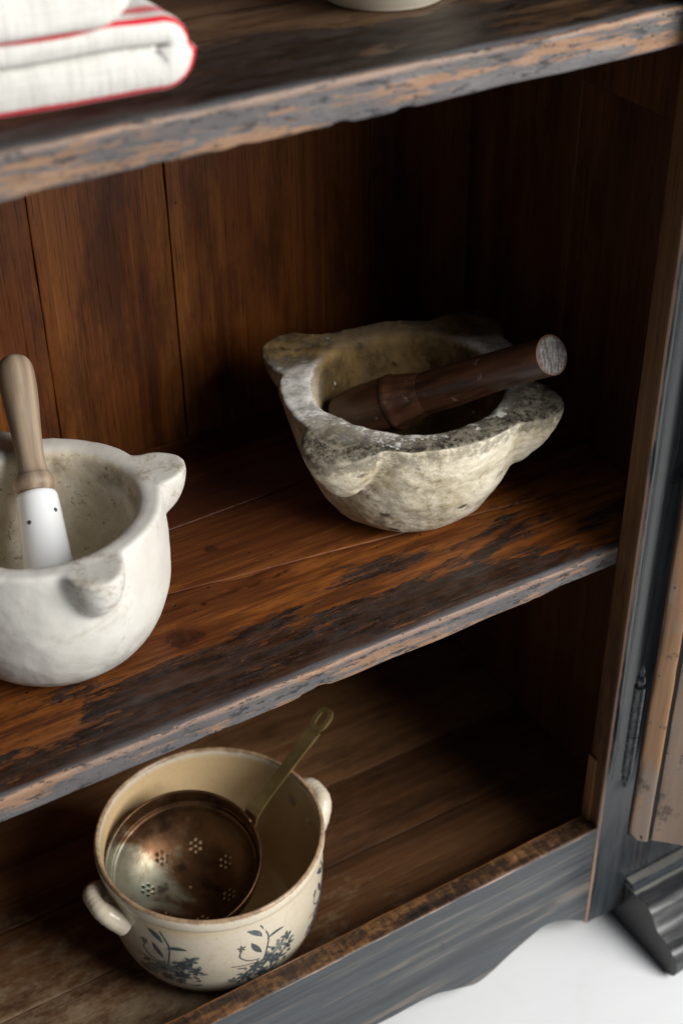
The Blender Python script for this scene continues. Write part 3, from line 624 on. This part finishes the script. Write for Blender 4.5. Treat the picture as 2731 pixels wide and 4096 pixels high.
# ------------------------------------------------------------------ pestles
def axis_rot(d):
    return Vector((0, 0, 1)).rotation_difference(Vector(d))
def mat_pestle_dark():
    t = NT('dark_pestle_wood'); o = t.obj()
    g = t.noise(t.map(o, (40, 40, 5)), 1.0, 4, 0.65, 0.5); fi = t.noise(t.map(o, (300, 300, 12)), 1.0, 3, 0.6)
    c = t.ramp(t.add(t.mul(g, 0.8), t.mul(fi, 0.2)), [(0.36, (0.016, 0.007, 0.004)), (0.56, (0.068, 0.027, 0.013)), (0.80, (0.22, 0.095, 0.043))])
    w = t.step(t.noise(o, 70, 4, 0.7), 0.62, 0.70); c = t.mix(t.mul(w, 0.35), c, (0.25, 0.20, 0.16))
    return t.fin(c, t.add(0.22, t.mul(g, 0.3)), t.bump(t.add(g, t.mul(fi, 0.5)), 0.5, 0.0009), 0.5)
def mat_endgrain():
    t = NT('end_grain'); o = t.obj()
    a = t.noise(t.map(o, (520, 90, 90), (0, 0, 0), (0, 0, 0.5)), 1.0, 4, 0.75); b = t.noise(o, 90, 3, 0.6); l = t.noise(t.map(o, (60, 700, 60)), 1.0, 2, 0.6)
    c = t.mix(t.step(t.add(t.mul(a, 0.8), t.mul(l, 0.2)), 0.38, 0.62), (0.070, 0.062, 0.056), (0.27, 0.25, 0.235)); c = t.mix(t.step(b, 0.58, 0.68, 0, 0.6), c, (0.06, 0.055, 0.055)); X = t.xyz(o); rd = t.m1('SQRT', t.add(t.mul(X[0], X[0]), t.mul(X[1], X[1]))); c = t.mix(t.step(t.add(rd, t.mul(t.sub(b, 0.5), 0.010)), 0.0145, 0.0185, 0, 0.9), c, (0.10, 0.040, 0.017))
    return t.fin(c, 0.55, t.bump(t.add(a, l), 0.6, 0.0008), 0.4)
M['pestle_dark'] = mat_pestle_dark(); M['endgrain'] = mat_endgrain()
H = np.array([-0.183, 0.252, 0.084]); Ed = np.array([-0.046, 0.0965, 0.1925]); Lp = float(np.linalg.norm(Ed - H)); dv = (Ed - H) / Lp
pd = thing('wooden_pestle', 'dark brown wooden pestle with a collar leaning in the stained stone mortar', 'pestle', tuple(H), axis_rot(dv))
def wobble(V, amp, seed, s=40):
    r = np.hypot(V[:, 0], V[:, 1]) + 1e-9; n = fbm(V * np.array([1, 1, 0.4]), s, seed, 2) * amp; V = V.copy(); V[:, 0] *= 1 + n / np.maximum(r, 0.004); V[:, 1] *= 1 + n / np.maximum(r, 0.004); return V
V, Fc = lathe([(0.0002, 0), (0.012, 0.0), (0.0215, 0.003), (0.0250, 0.010), (0.0272, 0.035), (0.0275, 0.058), (0.0275, 0.064)], 48)
mesh('pestle_head', wobble(V, 0.0008, 1), Fc, M['pestle_dark'], pd, sharp=40)
V, Fc = lathe([(0.0272, 0.0642), (0.0284, 0.0650), (0.0287, 0.067), (0.0280, 0.070), (0.0262, 0.073), (0.0250, 0.080), (0.0232, 0.088), (0.0214, 0.096), (0.0206, 0.100)], 48)
mesh('collar', wobble(V, 0.0006, 2), Fc, M['pestle_dark'], pd, sharp=60)
zs = np.linspace(0.094, Lp, 26)
V, Fc = lathe([(0.0206 + 0.0005 * math.sin(z * 60) - 0.0016 * (z - 0.09) / 0.1, z) for z in zs], 48)
V = wobble(V, 0.0009, 3)
# skewed saw cut at the end: tilt the last rings towards the front-left
qi = axis_rot(dv).inverted(); tl = qi @ Vector((-0.62, -0.55, 0.35)); tl = np.array(tl); kx, ky = tl[0], tl[1]
wz = np.clip((V[:, 2] - (Lp - 0.05)) / 0.05, 0, 1) ** 1.0
V[:, 2] -= wz * (kx * V[:, 0] + ky * V[:, 1]) * 0.5
mesh('handle', V, Fc[:-1], M['pestle_dark'], pd, sharp=40)
end = V[-48:]; cen = end.mean(0); cap = np.vstack([cen + (end - cen) * k + np.array([0, 0, 0.0012 * (1 - k * k) ** 0.5 if k < 1 else 0]) for k in (1.0, 0.97, 0.85, 0.5, 0.02)])
S = cap.reshape(5, 48, 3); V2, F2 = loft(S, True, False); F2.append(tuple(range(4 * 48, 5 * 48)))
mesh('end_face', V2, F2, M['endgrain'], pd, sharp=30, label='grey sawn end of the pestle')

# left pestle: turned pale wood on a white porcelain head
P1 = np.array([-0.5189, 0.1731, 0.09]); T1 = np.array([-0.481, 0.309, 0.205]); dv2 = (T1 - P1); L2 = float(np.linalg.norm(dv2)); dv2 /= L2
st = P1 - dv2 * 0.050
pw = thing('porcelain_pestle', 'pestle with a pale turned wooden handle and white porcelain head in the white mortar', 'pestle', tuple(st), axis_rot(dv2))
def mat_porcelain():
    t = NT('white_porcelain'); o = t.obj(); a = t.noise(o, 40, 3, 0.6); c = t.mix(a, (0.74, 0.76, 0.77), (0.81, 0.82, 0.82))
    c = t.mix(t.step(t.noise(o, 150, 3, 0.7), 0.70, 0.76, 0, 0.3), c, (0.4, 0.36, 0.3)); return t.fin(c, 0.22, None, 0.5)
def mat_turned():
    t = NT('turned_beech'); o = t.obj(); x, y, z = t.xyz(o)
    g = t.wave(t.map(o, (16, 16, 5.2)), 1.6, 5.0, 3, 0.7, 'X'); fi = t.noise(t.map(o, (500, 500, 26)), 1.0, 3, 0.6); b = t.noise(o, 26, 4, 0.6)
    c = t.mix(t.add(t.mul(g, 0.45), t.mul(fi, 0.5)), (0.15, 0.105, 0.07), (0.44, 0.335, 0.235)); c = t.mix(t.step(b, 0.5, 0.7, 0, 0.45), c, (0.25, 0.19, 0.14))
    return t.fin(c, 0.55, t.bump(t.add(fi, t.mul(g, 0.3)), 0.25, 0.0006), 0.35)
M['porc'] = mat_porcelain(); M['turned'] = mat_turned()
zc = 0.050 + 0.0665
pr = smooth_prof([(0.002, 0.0), (0.014, 0.001), (0.0215, 0.007), (0.0235, 0.016), (0.0228, 0.03), (0.0208, 0.06), (0.0186, zc - 0.010), (0.0178, zc - 0.003)], 6)
pr = np.vstack([[0.0002, 0], pr, [0.0168, zc - 0.001], [0.013, zc - 0.0005]]); V, Fc = lathe(pr, 56); ph = mesh('pestle_head', V, Fc, M['porc'], pw, sharp=60)
hz = zc + 0.0008; LT = 0.050 + L2 + 0.014
prf = smooth_prof([(0.0150, hz), (0.0180, hz + 0.0035), (0.0186, hz + 0.008), (0.0168, hz + 0.013), (0.0142, hz + 0.0165), (0.0128, hz + 0.023), (0.0122, hz + 0.036), (0.0132, hz + 0.056), (0.0150, hz + 0.078),
                   (0.0160, hz + 0.097), (0.0155, LT - 0.014), (0.0125, LT - 0.0055), (0.0065, LT - 0.001), (0.0006, LT)], 6)
V, Fc = lathe(np.vstack([[0.012, hz - 0.001], prf]), 48); mesh('handle', wobble(V, 0.0003, 4), Fc, M['turned'], pw, sharp=60)
t = NT('pin_hole'); M['pin'] = t.fin((0.07, 0.055, 0.045), 0.5)
camdir = Vector((-0.78789, -0.78635, 0.84754)) - Vector(tuple(P1)); cl = axis_rot(dv2).inverted() @ camdir; ca = math.atan2(cl.y, cl.x)
for (da, zz) in ((0.80, zc - 0.0215), (-0.52, zc - 0.0300)):
    rr = np.interp(zz, pr[:, 1], pr[:, 0]); a = ca + da
    n = np.array([math.cos(a), math.sin(a), 0]); tt = np.array([-math.sin(a), math.cos(a), 0]); 
    ring = lambda r, d: np.array([n * (rr + d) + tt * r * math.cos(q) + np.array([0, 0, zz + r * math.sin(q)]) for q in np.linspace(0, 2 * np.pi, 16, endpoint=False)])
    mesh('pin', *loft(np.stack([ring(0.0019, -0.002), ring(0.0019, 0.0002), ring(0.0016, 0.0003)])), M['pin'], ph, sharp=40)

# ------------------------------------------------------------------ stoneware pot
PC = np.array([-0.405, 0.1475, FB + 0.0005]); PH = 0.1575; PR = 0.1195
pot = thing('stoneware_pot', 'cream stoneware pot with blue printed flowers and two lug handles on the bottom shelf', 'pot', tuple(PC))
def mat_stone(name, inside):
    t = NT(name); o = t.obj(); x, y, z = t.xyz(o); a = t.noise(o, 18, 4, 0.6); b = t.noise(o, 120, 4, 0.7)
    c = t.mix(a, (0.55, 0.475, 0.355), (0.625, 0.555, 0.44)); c = t.mix(t.step(b, 0.60, 0.70, 0, 0.35), c, (0.36, 0.27, 0.17))
    if inside:  # cream glaze tinted orange-brown inside: warm bounce light painted into the colour
        rad = t.m1('SQRT', t.add(t.mul(x, x), t.mul(y, y))); k = t.mul(t.step(t.sub(rad, t.mul(z, 0.10)), 0.1045, 0.1015), t.step(z, PH - 0.004, PH - 0.012))
        c = t.mix(t.mul(k, 0.72), c, t.mix(t.noise(o, 9, 4, 0.6), (0.52, 0.31, 0.10), (0.64, 0.46, 0.23)))
    zz = t.add(z, t.mul(t.sub(b, 0.5), 0.005)); rim = t.step(zz, PH - 0.0045, PH - 0.0015)
    rc = t.mix(t.step(t.noise(o, 70, 4, 0.7), 0.40, 0.60), (0.17, 0.085, 0.035), (0.34, 0.21, 0.11)); c = t.mix(t.mul(rim, 0.85), c, rc)
    cr = t.voro(t.map(o, (1, 1, 1)), 70, 'DISTANCE_TO_EDGE')['Distance']; c = t.mix(t.step(cr, 0.0, 0.03, 0.16, 0), c, (0.25, 0.17, 0.10))
    return t.fin(c, 0.26, t.bump(t.noise(o, 45, 3, 0.5), 0.12, 0.0012), 0.5)
M['pot'] = mat_stone('stoneware_glaze', True)
po = smooth_prof([(0.0770, 0.0), (0.0795, 0.0015), (0.0920, 0.011), (0.1045, 0.029), (0.1115, 0.052), (0.1150, 0.080), (0.1168, 0.108), (0.1172, 0.138), (0.1173, 0.1405), (0.1185, 0.1420), (0.1195, 0.146), (0.1195, 0.152), (0.1185, 0.1560), (0.1165, 0.1575)], 5)
pi_ = smooth_prof([(0.1145, 0.1565), (0.1130, 0.150), (0.1115, 0.125), (0.1090, 0.090), (0.1020, 0.050), (0.0880, 0.022), (0.064, 0.010), (0.03, 0.007), (0.001, 0.0065)], 6)
V, Fc = lathe(np.vstack([[0.001, 0.002], [0.066, 0.002], po, pi_]), 128); V = V.copy(); V[:, :2] += (fbm(V, 9, 3, 2) * 0.0007)[:, None] * V[:, :2] / (np.hypot(V[:, 0], V[:, 1])[:, None] + 1e-6)
mesh('pot_body', V, Fc, M['pot'], pot, sharp=70)
def handle_pts(sign):
    a = np.linspace(-1, 1, 34); ph = a * math.radians(11.5) + math.radians(3); f_ = 1 - np.abs(a) ** 3.0; r = 0.1168 + 0.0165 * f_; z = 0.112 + 0.020 * f_
    x = r * np.cos(ph) * sign; y = r * np.sin(ph) * sign
    rad = 0.0098 - 0.0012 * np.cos(a * math.pi) + 0.0016 * np.abs(a) ** 6 + 0.00022 * np.sin(a * 34)
    return np.stack([x, y, z], 1), rad
for sgn in (1, -1):
    pts, rad = handle_pts(sgn); V, Fc = tube(pts, rad, 16, 1.05); mesh('pot_handle', V, Fc, M['pot'], pot, sharp=70)
# blue transfer-printed flowers: flat shapes bent onto the wall
t = NT('blue_transfer_ink'); o_ = t.obj(); M['ink'] = t.fin(t.mix(t.noise(o_, 160, 3, 0.6), (0.022, 0.032, 0.042), (0.120, 0.140, 0.145)), 0.28)
t = NT('pale_transfer_ink'); o_ = t.obj(); M['ink2'] = t.fin(t.mix(t.noise(o_, 200, 3, 0.6), (0.10, 0.125, 0.14), (0.25, 0.25, 0.22)), 0.28)
pz = po[:, 1]; prr = po[:, 0]
def wrap(pts2, ang0, lift):
    out = []
    for (u, v) in pts2:
        r = float(np.interp(v, pz, prr)); r2 = float(np.interp(v + 0.004, pz, prr)); sl = math.atan2(r2 - r, 0.004)
        r += lift * math.cos(sl); v -= lift * math.sin(sl)
        a = ang0 + u / 0.112; out.append((r * math.cos(a), r * math.sin(a), v))
    return out
class Ink:
    def __init__(s): s.V = []; s.F = []; s.k = 0
    def strip(s, C, W, a0):
        C = np.asarray(C, float); T = np.gradient(C, axis=0); T /= np.linalg.norm(T, axis=1)[:, None] + 1e-9; Nn = np.stack([-T[:, 1], T[:, 0]], 1); W = np.broadcast_to(W, (len(C),))
        s.k += 1; lift = 0.00035 + 0.000012 * (s.k % 30); b = len(s.V)
        s.V += wrap(C + Nn * W[:, None], a0, lift) + wrap(C - Nn * W[:, None], a0, lift); n = len(C)
        for i in range(n - 1): s.F.append((b + i, b + i + 1, b + n + i + 1, b + n + i))
    def leaf(s, p, ang, L, w, a0, bend=0.0):
        tq = np.linspace(0, 1, 9); th = ang + bend * tq; st = np.cumsum(np.stack([np.cos(th), np.sin(th)], 1) * L / 8, 0) - np.array([math.cos(ang), math.sin(ang)]) * L / 8
        s.strip(np.asarray(p) + st, w * np.sin(np.pi * np.clip(tq, 0.03, 0.97)) ** 0.8, a0)
    def flower(s, p, R, n, a0, rot=0.0):
        for k in range(n): s.leaf(np.asarray(p) + 0.15 * R * np.array([math.cos(rot + k * 2 * np.pi / n), math.sin(rot + k * 2 * np.pi / n)]), rot + k * 2 * np.pi / n, R, R * 0.26, a0, 0.3)
        s.leaf(np.asarray(p) - np.array([R * 0.2, 0]), 0, R * 0.4, R * 0.2, a0)
    def stem(s, pts, w, a0): s.strip(smooth_prof(pts, 6), w, a0)
def spray(ink, pale, a0, mir, rs):
    rr = np.random.default_rng(rs); X = lambda u: u * mir
    base = 0.073
    ink.stem([(X(0.000), base), (X(0.004), base + 0.02), (X(0.006), base + 0.036), (X(0.003), base + 0.048), (X(-0.002), base + 0.060)], 0.0009, a0)
    ink.leaf((X(-0.001), base + 0.042), math.pi / 2 + 0.35 * mir, 0.022, 0.0034, a0, 0.7 * mir); ink.leaf((X(0.004), base + 0.034), math.pi / 2 - 0.9 * mir, 0.021, 0.0022, a0, -0.9 * mir)
    ink.leaf((X(-0.002), base + 0.016), math.pi / 2 + 0.55 * mir, 0.024, 0.0032, a0, -0.2 * mir)
    ink.stem([(X(-0.004), base + 0.006), (X(-0.016), base + 0.010), (X(-0.024), base + 0.020), (X(-0.022), base + 0.031)], 0.0007, a0); ink.flower((X(-0.022), base + 0.034), 0.0042, 5, a0, 0.3)
    ink.stem([(X(-0.006), base + 0.002), (X(-0.022), base + 0.004), (X(-0.033), base + 0.006)], 0.0006, a0)
    for (u, v, R, n) in [(0.006, 0.000, 0.0085, 6), (0.018, 0.010, 0.008, 6), (0.026, 0.020, 0.0065, 5), (-0.008, -0.006, 0.0078, 6), (-0.020, -0.016, 0.0072, 6), (0.016, -0.008, 0.0082, 6), (0.030, 0.002, 0.007, 5), (-0.002, -0.018, 0.0072, 6), (-0.032, -0.019, 0.005, 5), (0.012, -0.022, 0.006, 5)]:
        (ink if rr.random() > 0.3 else pale).flower((X(u), base + v), R, n, a0, rr.random() * 3)
    for k in range(46):
        u, v = rr.uniform(-0.03, 0.036), rr.uniform(-0.026, 0.024)
        if v > 0.006 + u * 0.5 + 0.006: continue
        (ink if rr.random() > 0.35 else pale).leaf((X(u), base + v), rr.uniform(0, 6.3), rr.uniform(0.005, 0.0105), rr.uniform(0.0010, 0.0022), a0, rr.uniform(-1, 1))
for (deg, mr, rs) in ((-91, 1, 1), (-141, 1, 2), (-41, 1, 3), (35, 1, 4), (100, -1, 5)):
    I1, I2 = Ink(), Ink(); spray(I1, I2, math.radians(deg), mr, rs)
    fl = mesh('printed_flowers', I1.V, I1.F, M['ink'], pot); mesh('pale_leaves', I2.V, I2.F, M['ink2'], fl)

# ------------------------------------------------------------------ copper strainer
def mat_copper():
    t = NT('aged_copper'); o = t.obj(); x, y, z = t.xyz(o); a = t.noise(o, 16, 5, 0.65, 0.6); b = t.noise(o, 70, 4, 0.7); c_ = t.noise(t.map(o, (8, 8, 8), (2, 4, 0)), 1.0, 3, 0.6)
    c = t.ramp(t.add(t.mul(a, 0.75), t.mul(b, 0.25)), [(0.36, (0.045, 0.022, 0.011)), (0.56, (0.14, 0.068, 0.030)), (0.80, (0.33, 0.18, 0.085))])
    k = t.step(t.add(t.add(t.mul(x, -5.5), t.mul(y, -0.5)), t.mul(t.sub(a, 0.5), 1.6)), 0.10, 0.42, 0, 0.8)
    c = t.mix(k, c, t.mix(b, (0.24, 0.25, 0.18), (0.46, 0.46, 0.36)))
    vg = t.step(t.add(t.mul(c_, 0.6), t.mul(b, 0.4)), 0.58, 0.66, 0, 0.6); c = t.mix(vg, c, (0.14, 0.23, 0.19))
    c = t.mix(t.step(t.noise(o, 24, 4, 0.7), 0.60, 0.72, 0, 0.8), c, (0.035, 0.022, 0.018))
    return t.fin(c, t.add(0.36, t.mul(b, 0.22)), t.bump(t.noise(o, 55, 2, 0.5), 0.15, 0.001), 0.5, 0.85)
def mat_brass():
    t = NT('old_brass'); o = t.obj(); a = t.noise(o, 35, 4, 0.6); c = t.mix(t.step(a, 0.35, 0.68), (0.30, 0.22, 0.085), (0.45, 0.335, 0.14)); return t.fin(c, t.add(0.28, t.mul(a, 0.25)), t.bump(a, 0.2, 0.0006), 0.5, 0.85)
M['copper'] = mat_copper(); M['brass'] = mat_brass()
SCc = np.array([-0.4372, 0.1475, -0.3158]); Sn = np.array([-0.143, -0.184, 0.9725]); Sn /= np.linalg.norm(Sn); SR = 0.0803
Sq = axis_rot(Sn); st_ = thing('copper_strainer', 'small round copper strainer with a flat brass handle resting in the cream pot', 'strainer', tuple(SCc), Sq)
so = smooth_prof([(SR + 0.0006, 0.0005), (SR, -0.004), (SR - 0.001, -0.016), (SR - 0.002, -0.0185), (SR - 0.0052, -0.0195), (SR - 0.0062, -0.0215), (0.071, -0.030), (0.063, -0.0425), (0.050, -0.0535), (0.033, -0.0605), (0.016, -0.0635), (0.001, -0.064)], 9)
seg = 300; rr_ = so[:, 0]
# finer rings on the bowl for the holes
d_ = np.concatenate([[0], np.cumsum(np.hypot(*np.diff(so, axis=0).T))]); dn_ = np.arange(0, d_[-1], 0.0011); so = np.stack([np.interp(dn_, d_, so[:, 0]), np.interp(dn_, d_, so[:, 1])], 1)
tq = np.linspace(0, 2 * np.pi, seg, endpoint=False)
S = np.stack([so[:, :1] * np.cos(tq), so[:, :1] * np.sin(tq), np.repeat(so[:, 1:], seg, 1)], -1); V, Fc = loft(S, True, False); V = V.copy()
groups = [(0.045, g * 2 * np.pi / 7 + 0.05) for g in range(7)]
HC = []
for (gr, ga) in groups:
    c0 = np.array([gr * math.cos(ga), gr * math.sin(ga)]); HC.append(c0)
    for q in range(6): HC.append(c0 + 0.0060 * np.array([math.cos(q * np.pi / 3), math.sin(q * np.pi / 3)]) * np.array([1, 1]))
HC = np.array(HC); HRd = 0.0015
bowlv = V[:, 2] < -0.025; dd = np.full(len(V), 1.0); who = np.zeros(len(V), int)
for i, c0 in enumerate(HC):
    q = np.hypot(V[:, 0] - c0[0], V[:, 1] - c0[1]); u = q < dd; dd[u] = q[u]; who[u] = i
nearh = (np.abs(dd - HRd) < 0.0006) & bowlv
dirv = V[nearh, :2] - HC[who[nearh]]; dirv /= np.linalg.norm(dirv, axis=1)[:, None] + 1e-9; V[nearh, :2] = HC[who[nearh]] + dirv * HRd
Fa = np.array(Fc); ctr = V[Fa].mean(1); dm = np.min(np.hypot(ctr[:, None, 0] - HC[None, :, 0], ctr[:, None, 1] - HC[None, :, 1]), 1)
keep = ~((dm < HRd * 0.97) & (ctr[:, 2] < -0.025)); 
# inner pole cap
sb = mesh('strainer_bowl', V, Fa[keep], M['copper'], st_)
sm = sb.modifiers.new('thickness', 'SOLIDIFY'); sm.thickness = 0.0009; sm.offset = 1.0
tr = np.linspace(0, 2 * np.pi, 97); V, Fc = tube(np.stack([SR * np.cos(tr), SR * np.sin(tr), 0 * tr + 0.0006], 1), 0.00155, 8); mesh('rim_wire', V, Fc, M['copper'], st_)
# brass handle, worked in world space then brought into the strainer's frame
at = np.array([-0.352, 0.1554, -0.3010]); en = np.array([-0.2375, 0.1880, -0.2360])
qi = Sq.inverted()
def to_loc(P): return np.array([tuple(qi @ (Vector(tuple(p)) - Vector(tuple(SCc)))) for p in P])
hd = (en - at); HL = np.linalg.norm(hd); hd /= HL; hs = np.cross(hd, [0, 0, 1]); hs /= np.linalg.norm(hs); hu = np.cross(hs, hd)
ts_ = np.linspace(0, 1, 40); hw = np.interp(ts_, [0, 0.08, 0.25, 0.6, 0.9, 1], [0.0095, 0.0075, 0.0062, 0.0074, 0.0094, 0.0094]); sag = -0.003 * np.sin(ts_ * np.pi) * (1 - ts_)
# two side bars round a slot at the end make the hanging eye
nseg = 56; Lh = HL
outl = []; 
for s_, w_, g_ in zip(ts_, hw, sag): outl.append((s_ * Lh, w_, g_))
outl = np.array(outl)
def bar(lo_hi, th=0.0017):
    rings = []
    for (s_, a, b, g_) in lo_hi:
        p = at + hd * s_ + hu * g_
        rings.append([p + hs * a + hu * th, p + hs * b + hu * th, p + hs * b - hu * th, p + hs * a - hu * th])
    return loft(np.array(rings))
s0 = Lh - 0.026; eye = [Lh - 0.020, Lh - 0.004]
full = [(s_, -w_, w_, g_) for s_, w_, g_ in outl if s_ < s0] + [(s0, -0.0092, 0.0092, 0.0)]
Vh, Fh = bar(full); Vh = list(map(tuple, Vh)); Fh = list(Fh)
# eye plate: annulus-like loft
na = 40; ang = np.linspace(0, 2 * np.pi, na, endpoint=False); ec = Lh - 0.012
def sup(a, rx, ry): return np.stack([ec + rx * np.sign(np.cos(a)) * np.abs(np.cos(a)) ** 0.8, ry * np.sign(np.sin(a)) * np.abs(np.sin(a)) ** 0.8], 1)
oo = sup(ang, 0.0145, 0.0100); ii = sup(ang, 0.0095, 0.0050)
def lift(P2, z): return np.array([at + hd * a + hs * b + hu * z for a, b in P2])
R4 = [lift(oo, 0.0017), lift(oo, -0.0017), lift(ii, -0.0017), lift(ii, 0.0017), lift(oo, 0.0017)]
Ve, Fe = loft(np.stack(R4), True, False); b0 = len(Vh); Vh += list(map(tuple, Ve)); Fh += [tuple(i + b0 for i in f) for f in Fe]
# strap under the rim
Vb, Fb_ = bar([(-0.012, -0.006, 0.006, -0.014), (-0.007, -0.0085, 0.0085, -0.0085), (-0.003, -0.0088, 0.0088, -0.003), (0.001, -0.0085, 0.0085, 0.0)]); b0 = len(Vh); Vh += list(map(tuple, Vb)); Fh += [tuple(i + b0 for i in f) for f in Fb_]
mesh('strainer_handle', to_loc(Vh), Fh, M['brass'], st_, sharp=30)

# ------------------------------------------------------------------ folded towels on the top shelf
def mat_linen(name, stripes):
    t = NT(name); o = t.obj(); a = t.noise(o, 30, 4, 0.6); wv = t.noise(t.map(o, (900, 900, 300)), 1.0, 2, 0.6)
    vs = t.noise(t.map(o, (330, 60, 22)), 1.0, 3, 0.65); hs_ = t.noise(t.map(o, (24, 60, 420)), 1.0, 3, 0.65)
    c = t.mix(t.step(t.add(t.mul(vs, 0.6), t.mul(hs_, 0.4)), 0.36, 0.60), (0.54, 0.525, 0.49), (0.66, 0.65, 0.61))
    if stripes:
        s_ = t.attr('stripe'); s_ = t.add(s_, t.add(t.mul(t.sub(wv, 0.5), 0.5), t.mul(t.sub(t.noise(o, 22, 3, 0.6), 0.5), 0.9))); c = t.mix(t.step(s_, 0.25, 0.5), c, (0.56, 0.006, 0.022))
    sl_ = t.noise(t.map(o, (260, 40, 40)), 1.0, 2, 0.6)
    return t.fin(c, 0.9, t.bump(t.add(t.mul(wv, 0.7), t.add(t.mul(a, 0.6), t.mul(sl_, 0.5))), 0.5, 0.0015), 0.1, **{'Sheen Weight': 0.25, 'Sheen Roughness': 0.5})
M['linen'] = mat_linen('striped_linen', True); M['linen_plain'] = mat_linen('plain_linen', False)
def folded(xr, xl, z0, th, y0, y1, seed, skew=0.0, lowth=None):
    """a cloth folded in half: lower layer, round fold at the right end, upper layer; returns verts, faces, stripe"""
    tl = lowth or th; zc = z0 + tl; 
    path = []      # centre line in x,z and half thickness
    n1 = 46
    for x in np.linspace(xl, xr - th, n1): path.append((x, z0 + tl / 2, tl / 2))
    for a in np.linspace(-80, 80, 15): path.append((xr - th + th * 0.52 * math.cos(math.radians(a)), zc + (th * 0.5) * math.sin(math.radians(a)) * (tl if a < 0 else th) / th, (tl if a < 0 else th) / 2))
    for x in np.linspace(xr - th, xl, n1): path.append((x, zc + th / 2, th / 2))
    path = np.array(path); T = np.gradient(path[:, :2], axis=0); T /= np.linalg.norm(T, axis=1)[:, None]; Nn = np.stack([T[:, 1], -T[:, 0]], 1)   # outward
    S = []; ST = []
    ring = rrect(y0, y1, -1, 1, 0.25, 0.25)
    rr2 = 0.011
    # ring in (y, s) with s in [-1,1] across the thickness
    pts = []
    ny = 24
    for yy in np.linspace(0, 1, ny): pts.append((y0 + rr2 + yy * (y1 - y0 - 2 * rr2), 1.0))
    for a in np.linspace(90, -90, 9)[1:-1]: pts.append((y1 - rr2 + rr2 * math.cos(math.radians(a)), math.sin(math.radians(a))))
    for yy in np.linspace(1, 0, ny): pts.append((y0 + rr2 + yy * (y1 - y0 - 2 * rr2), -1.0))
    for a in np.linspace(270, 90, 13)[1:-1]: pts.append((y0 + rr2 - rr2 * abs(math.cos(math.radians(a))) ** 0.75, math.copysign(abs(math.sin(math.radians(a))) ** 0.85, math.sin(math.radians(a)))))
    pts = np.array(pts)
    for i, (x, z, hh) in enumerate(path):
        q = np.zeros((len(pts), 3)); q[:, 0] = x + Nn[i, 0] * pts[:, 1] * hh * 0.985; q[:, 2] = z + Nn[i, 1] * pts[:, 1] * hh * 0.985; q[:, 1] = pts[:, 0] + skew * (x - xr)
        dy = pts[:, 0] - y0
        s1 = np.exp(-((dy - 0.0036) / 0.0022) ** 4) * (pts[:, 1] > 0.6); s2 = np.exp(-((dy - 0.020) / 0.0025) ** 4) * (pts[:, 1] > 0.9)
        S.append(q); ST.append(np.maximum(s1, s2))
    S = np.array(S); nz = fbm(S * np.array([0.6, 0.6, 1]), 26, seed, 2); S[..., 1] += nz * 0.0038; S[..., 2] += fbm(S, 18, seed + 4, 2) * 0.0024 * np.clip((S[..., 2] - z0) / 0.01, 0, 1)
    S[..., 2] = np.maximum(S[..., 2], z0 + 0.0002)
    V, Fc = loft(S); return V, Fc, np.array(ST).reshape(-1)
tz = TS + 0.001
V, Fc, ST = folded(-0.402, -0.80, tz, 0.0200, 0.0535, 0.300, 3, -0.09, 0.0310)
org = np.array([-0.60, 0.18, tz])
tw = thing('folded_towel', 'white linen towel with red edge stripes folded at the right, under the plain one', 'towel', tuple(org))
mesh('cloth', V, Fc, M['linen'], tw, off=org, attrs={'stripe': ST})
V, Fc, ST = folded(-0.441, -0.80, tz + 0.0500, 0.026, 0.0440, 0.300, 9, -0.09, 0.03)
org = np.array([-0.62, 0.18, tz + 0.0525])
tw2 = thing('folded_towel', 'plain white linen cloth lying folded on the red striped towel', 'towel', tuple(org))
mesh('cloth', V, Fc, M['linen_plain'], tw2, off=org, attrs={'stripe': ST * 0})

# ------------------------------------------------------------------ cream dish at the back of the top shelf
t = NT('cream_glaze'); o_ = t.obj(); M['cream'] = t.fin(t.mix(t.noise(o_, 20, 3, 0.6), (0.60, 0.55, 0.42), (0.70, 0.66, 0.55)), 0.3, None, 0.5)
dish = thing('ceramic_dish', 'cream ceramic dish standing at the back of the top shelf', 'dish', (-0.185, 0.168, TS + 0.0004))
V, Fc = lathe(np.vstack([[0.001, 0.003], [0.040, 0.003], smooth_prof([(0.044, 0.0), (0.047, 0.001), (0.050, 0.004), (0.056, 0.010), (0.072, 0.028), (0.080, 0.050), (0.083, 0.062), (0.0815, 0.0635), (0.079, 0.060), (0.070, 0.030), (0.050, 0.009), (0.001, 0.006)], 5)]), 80)
mesh('dish_body', V, Fc, M['cream'], dish, sharp=60)
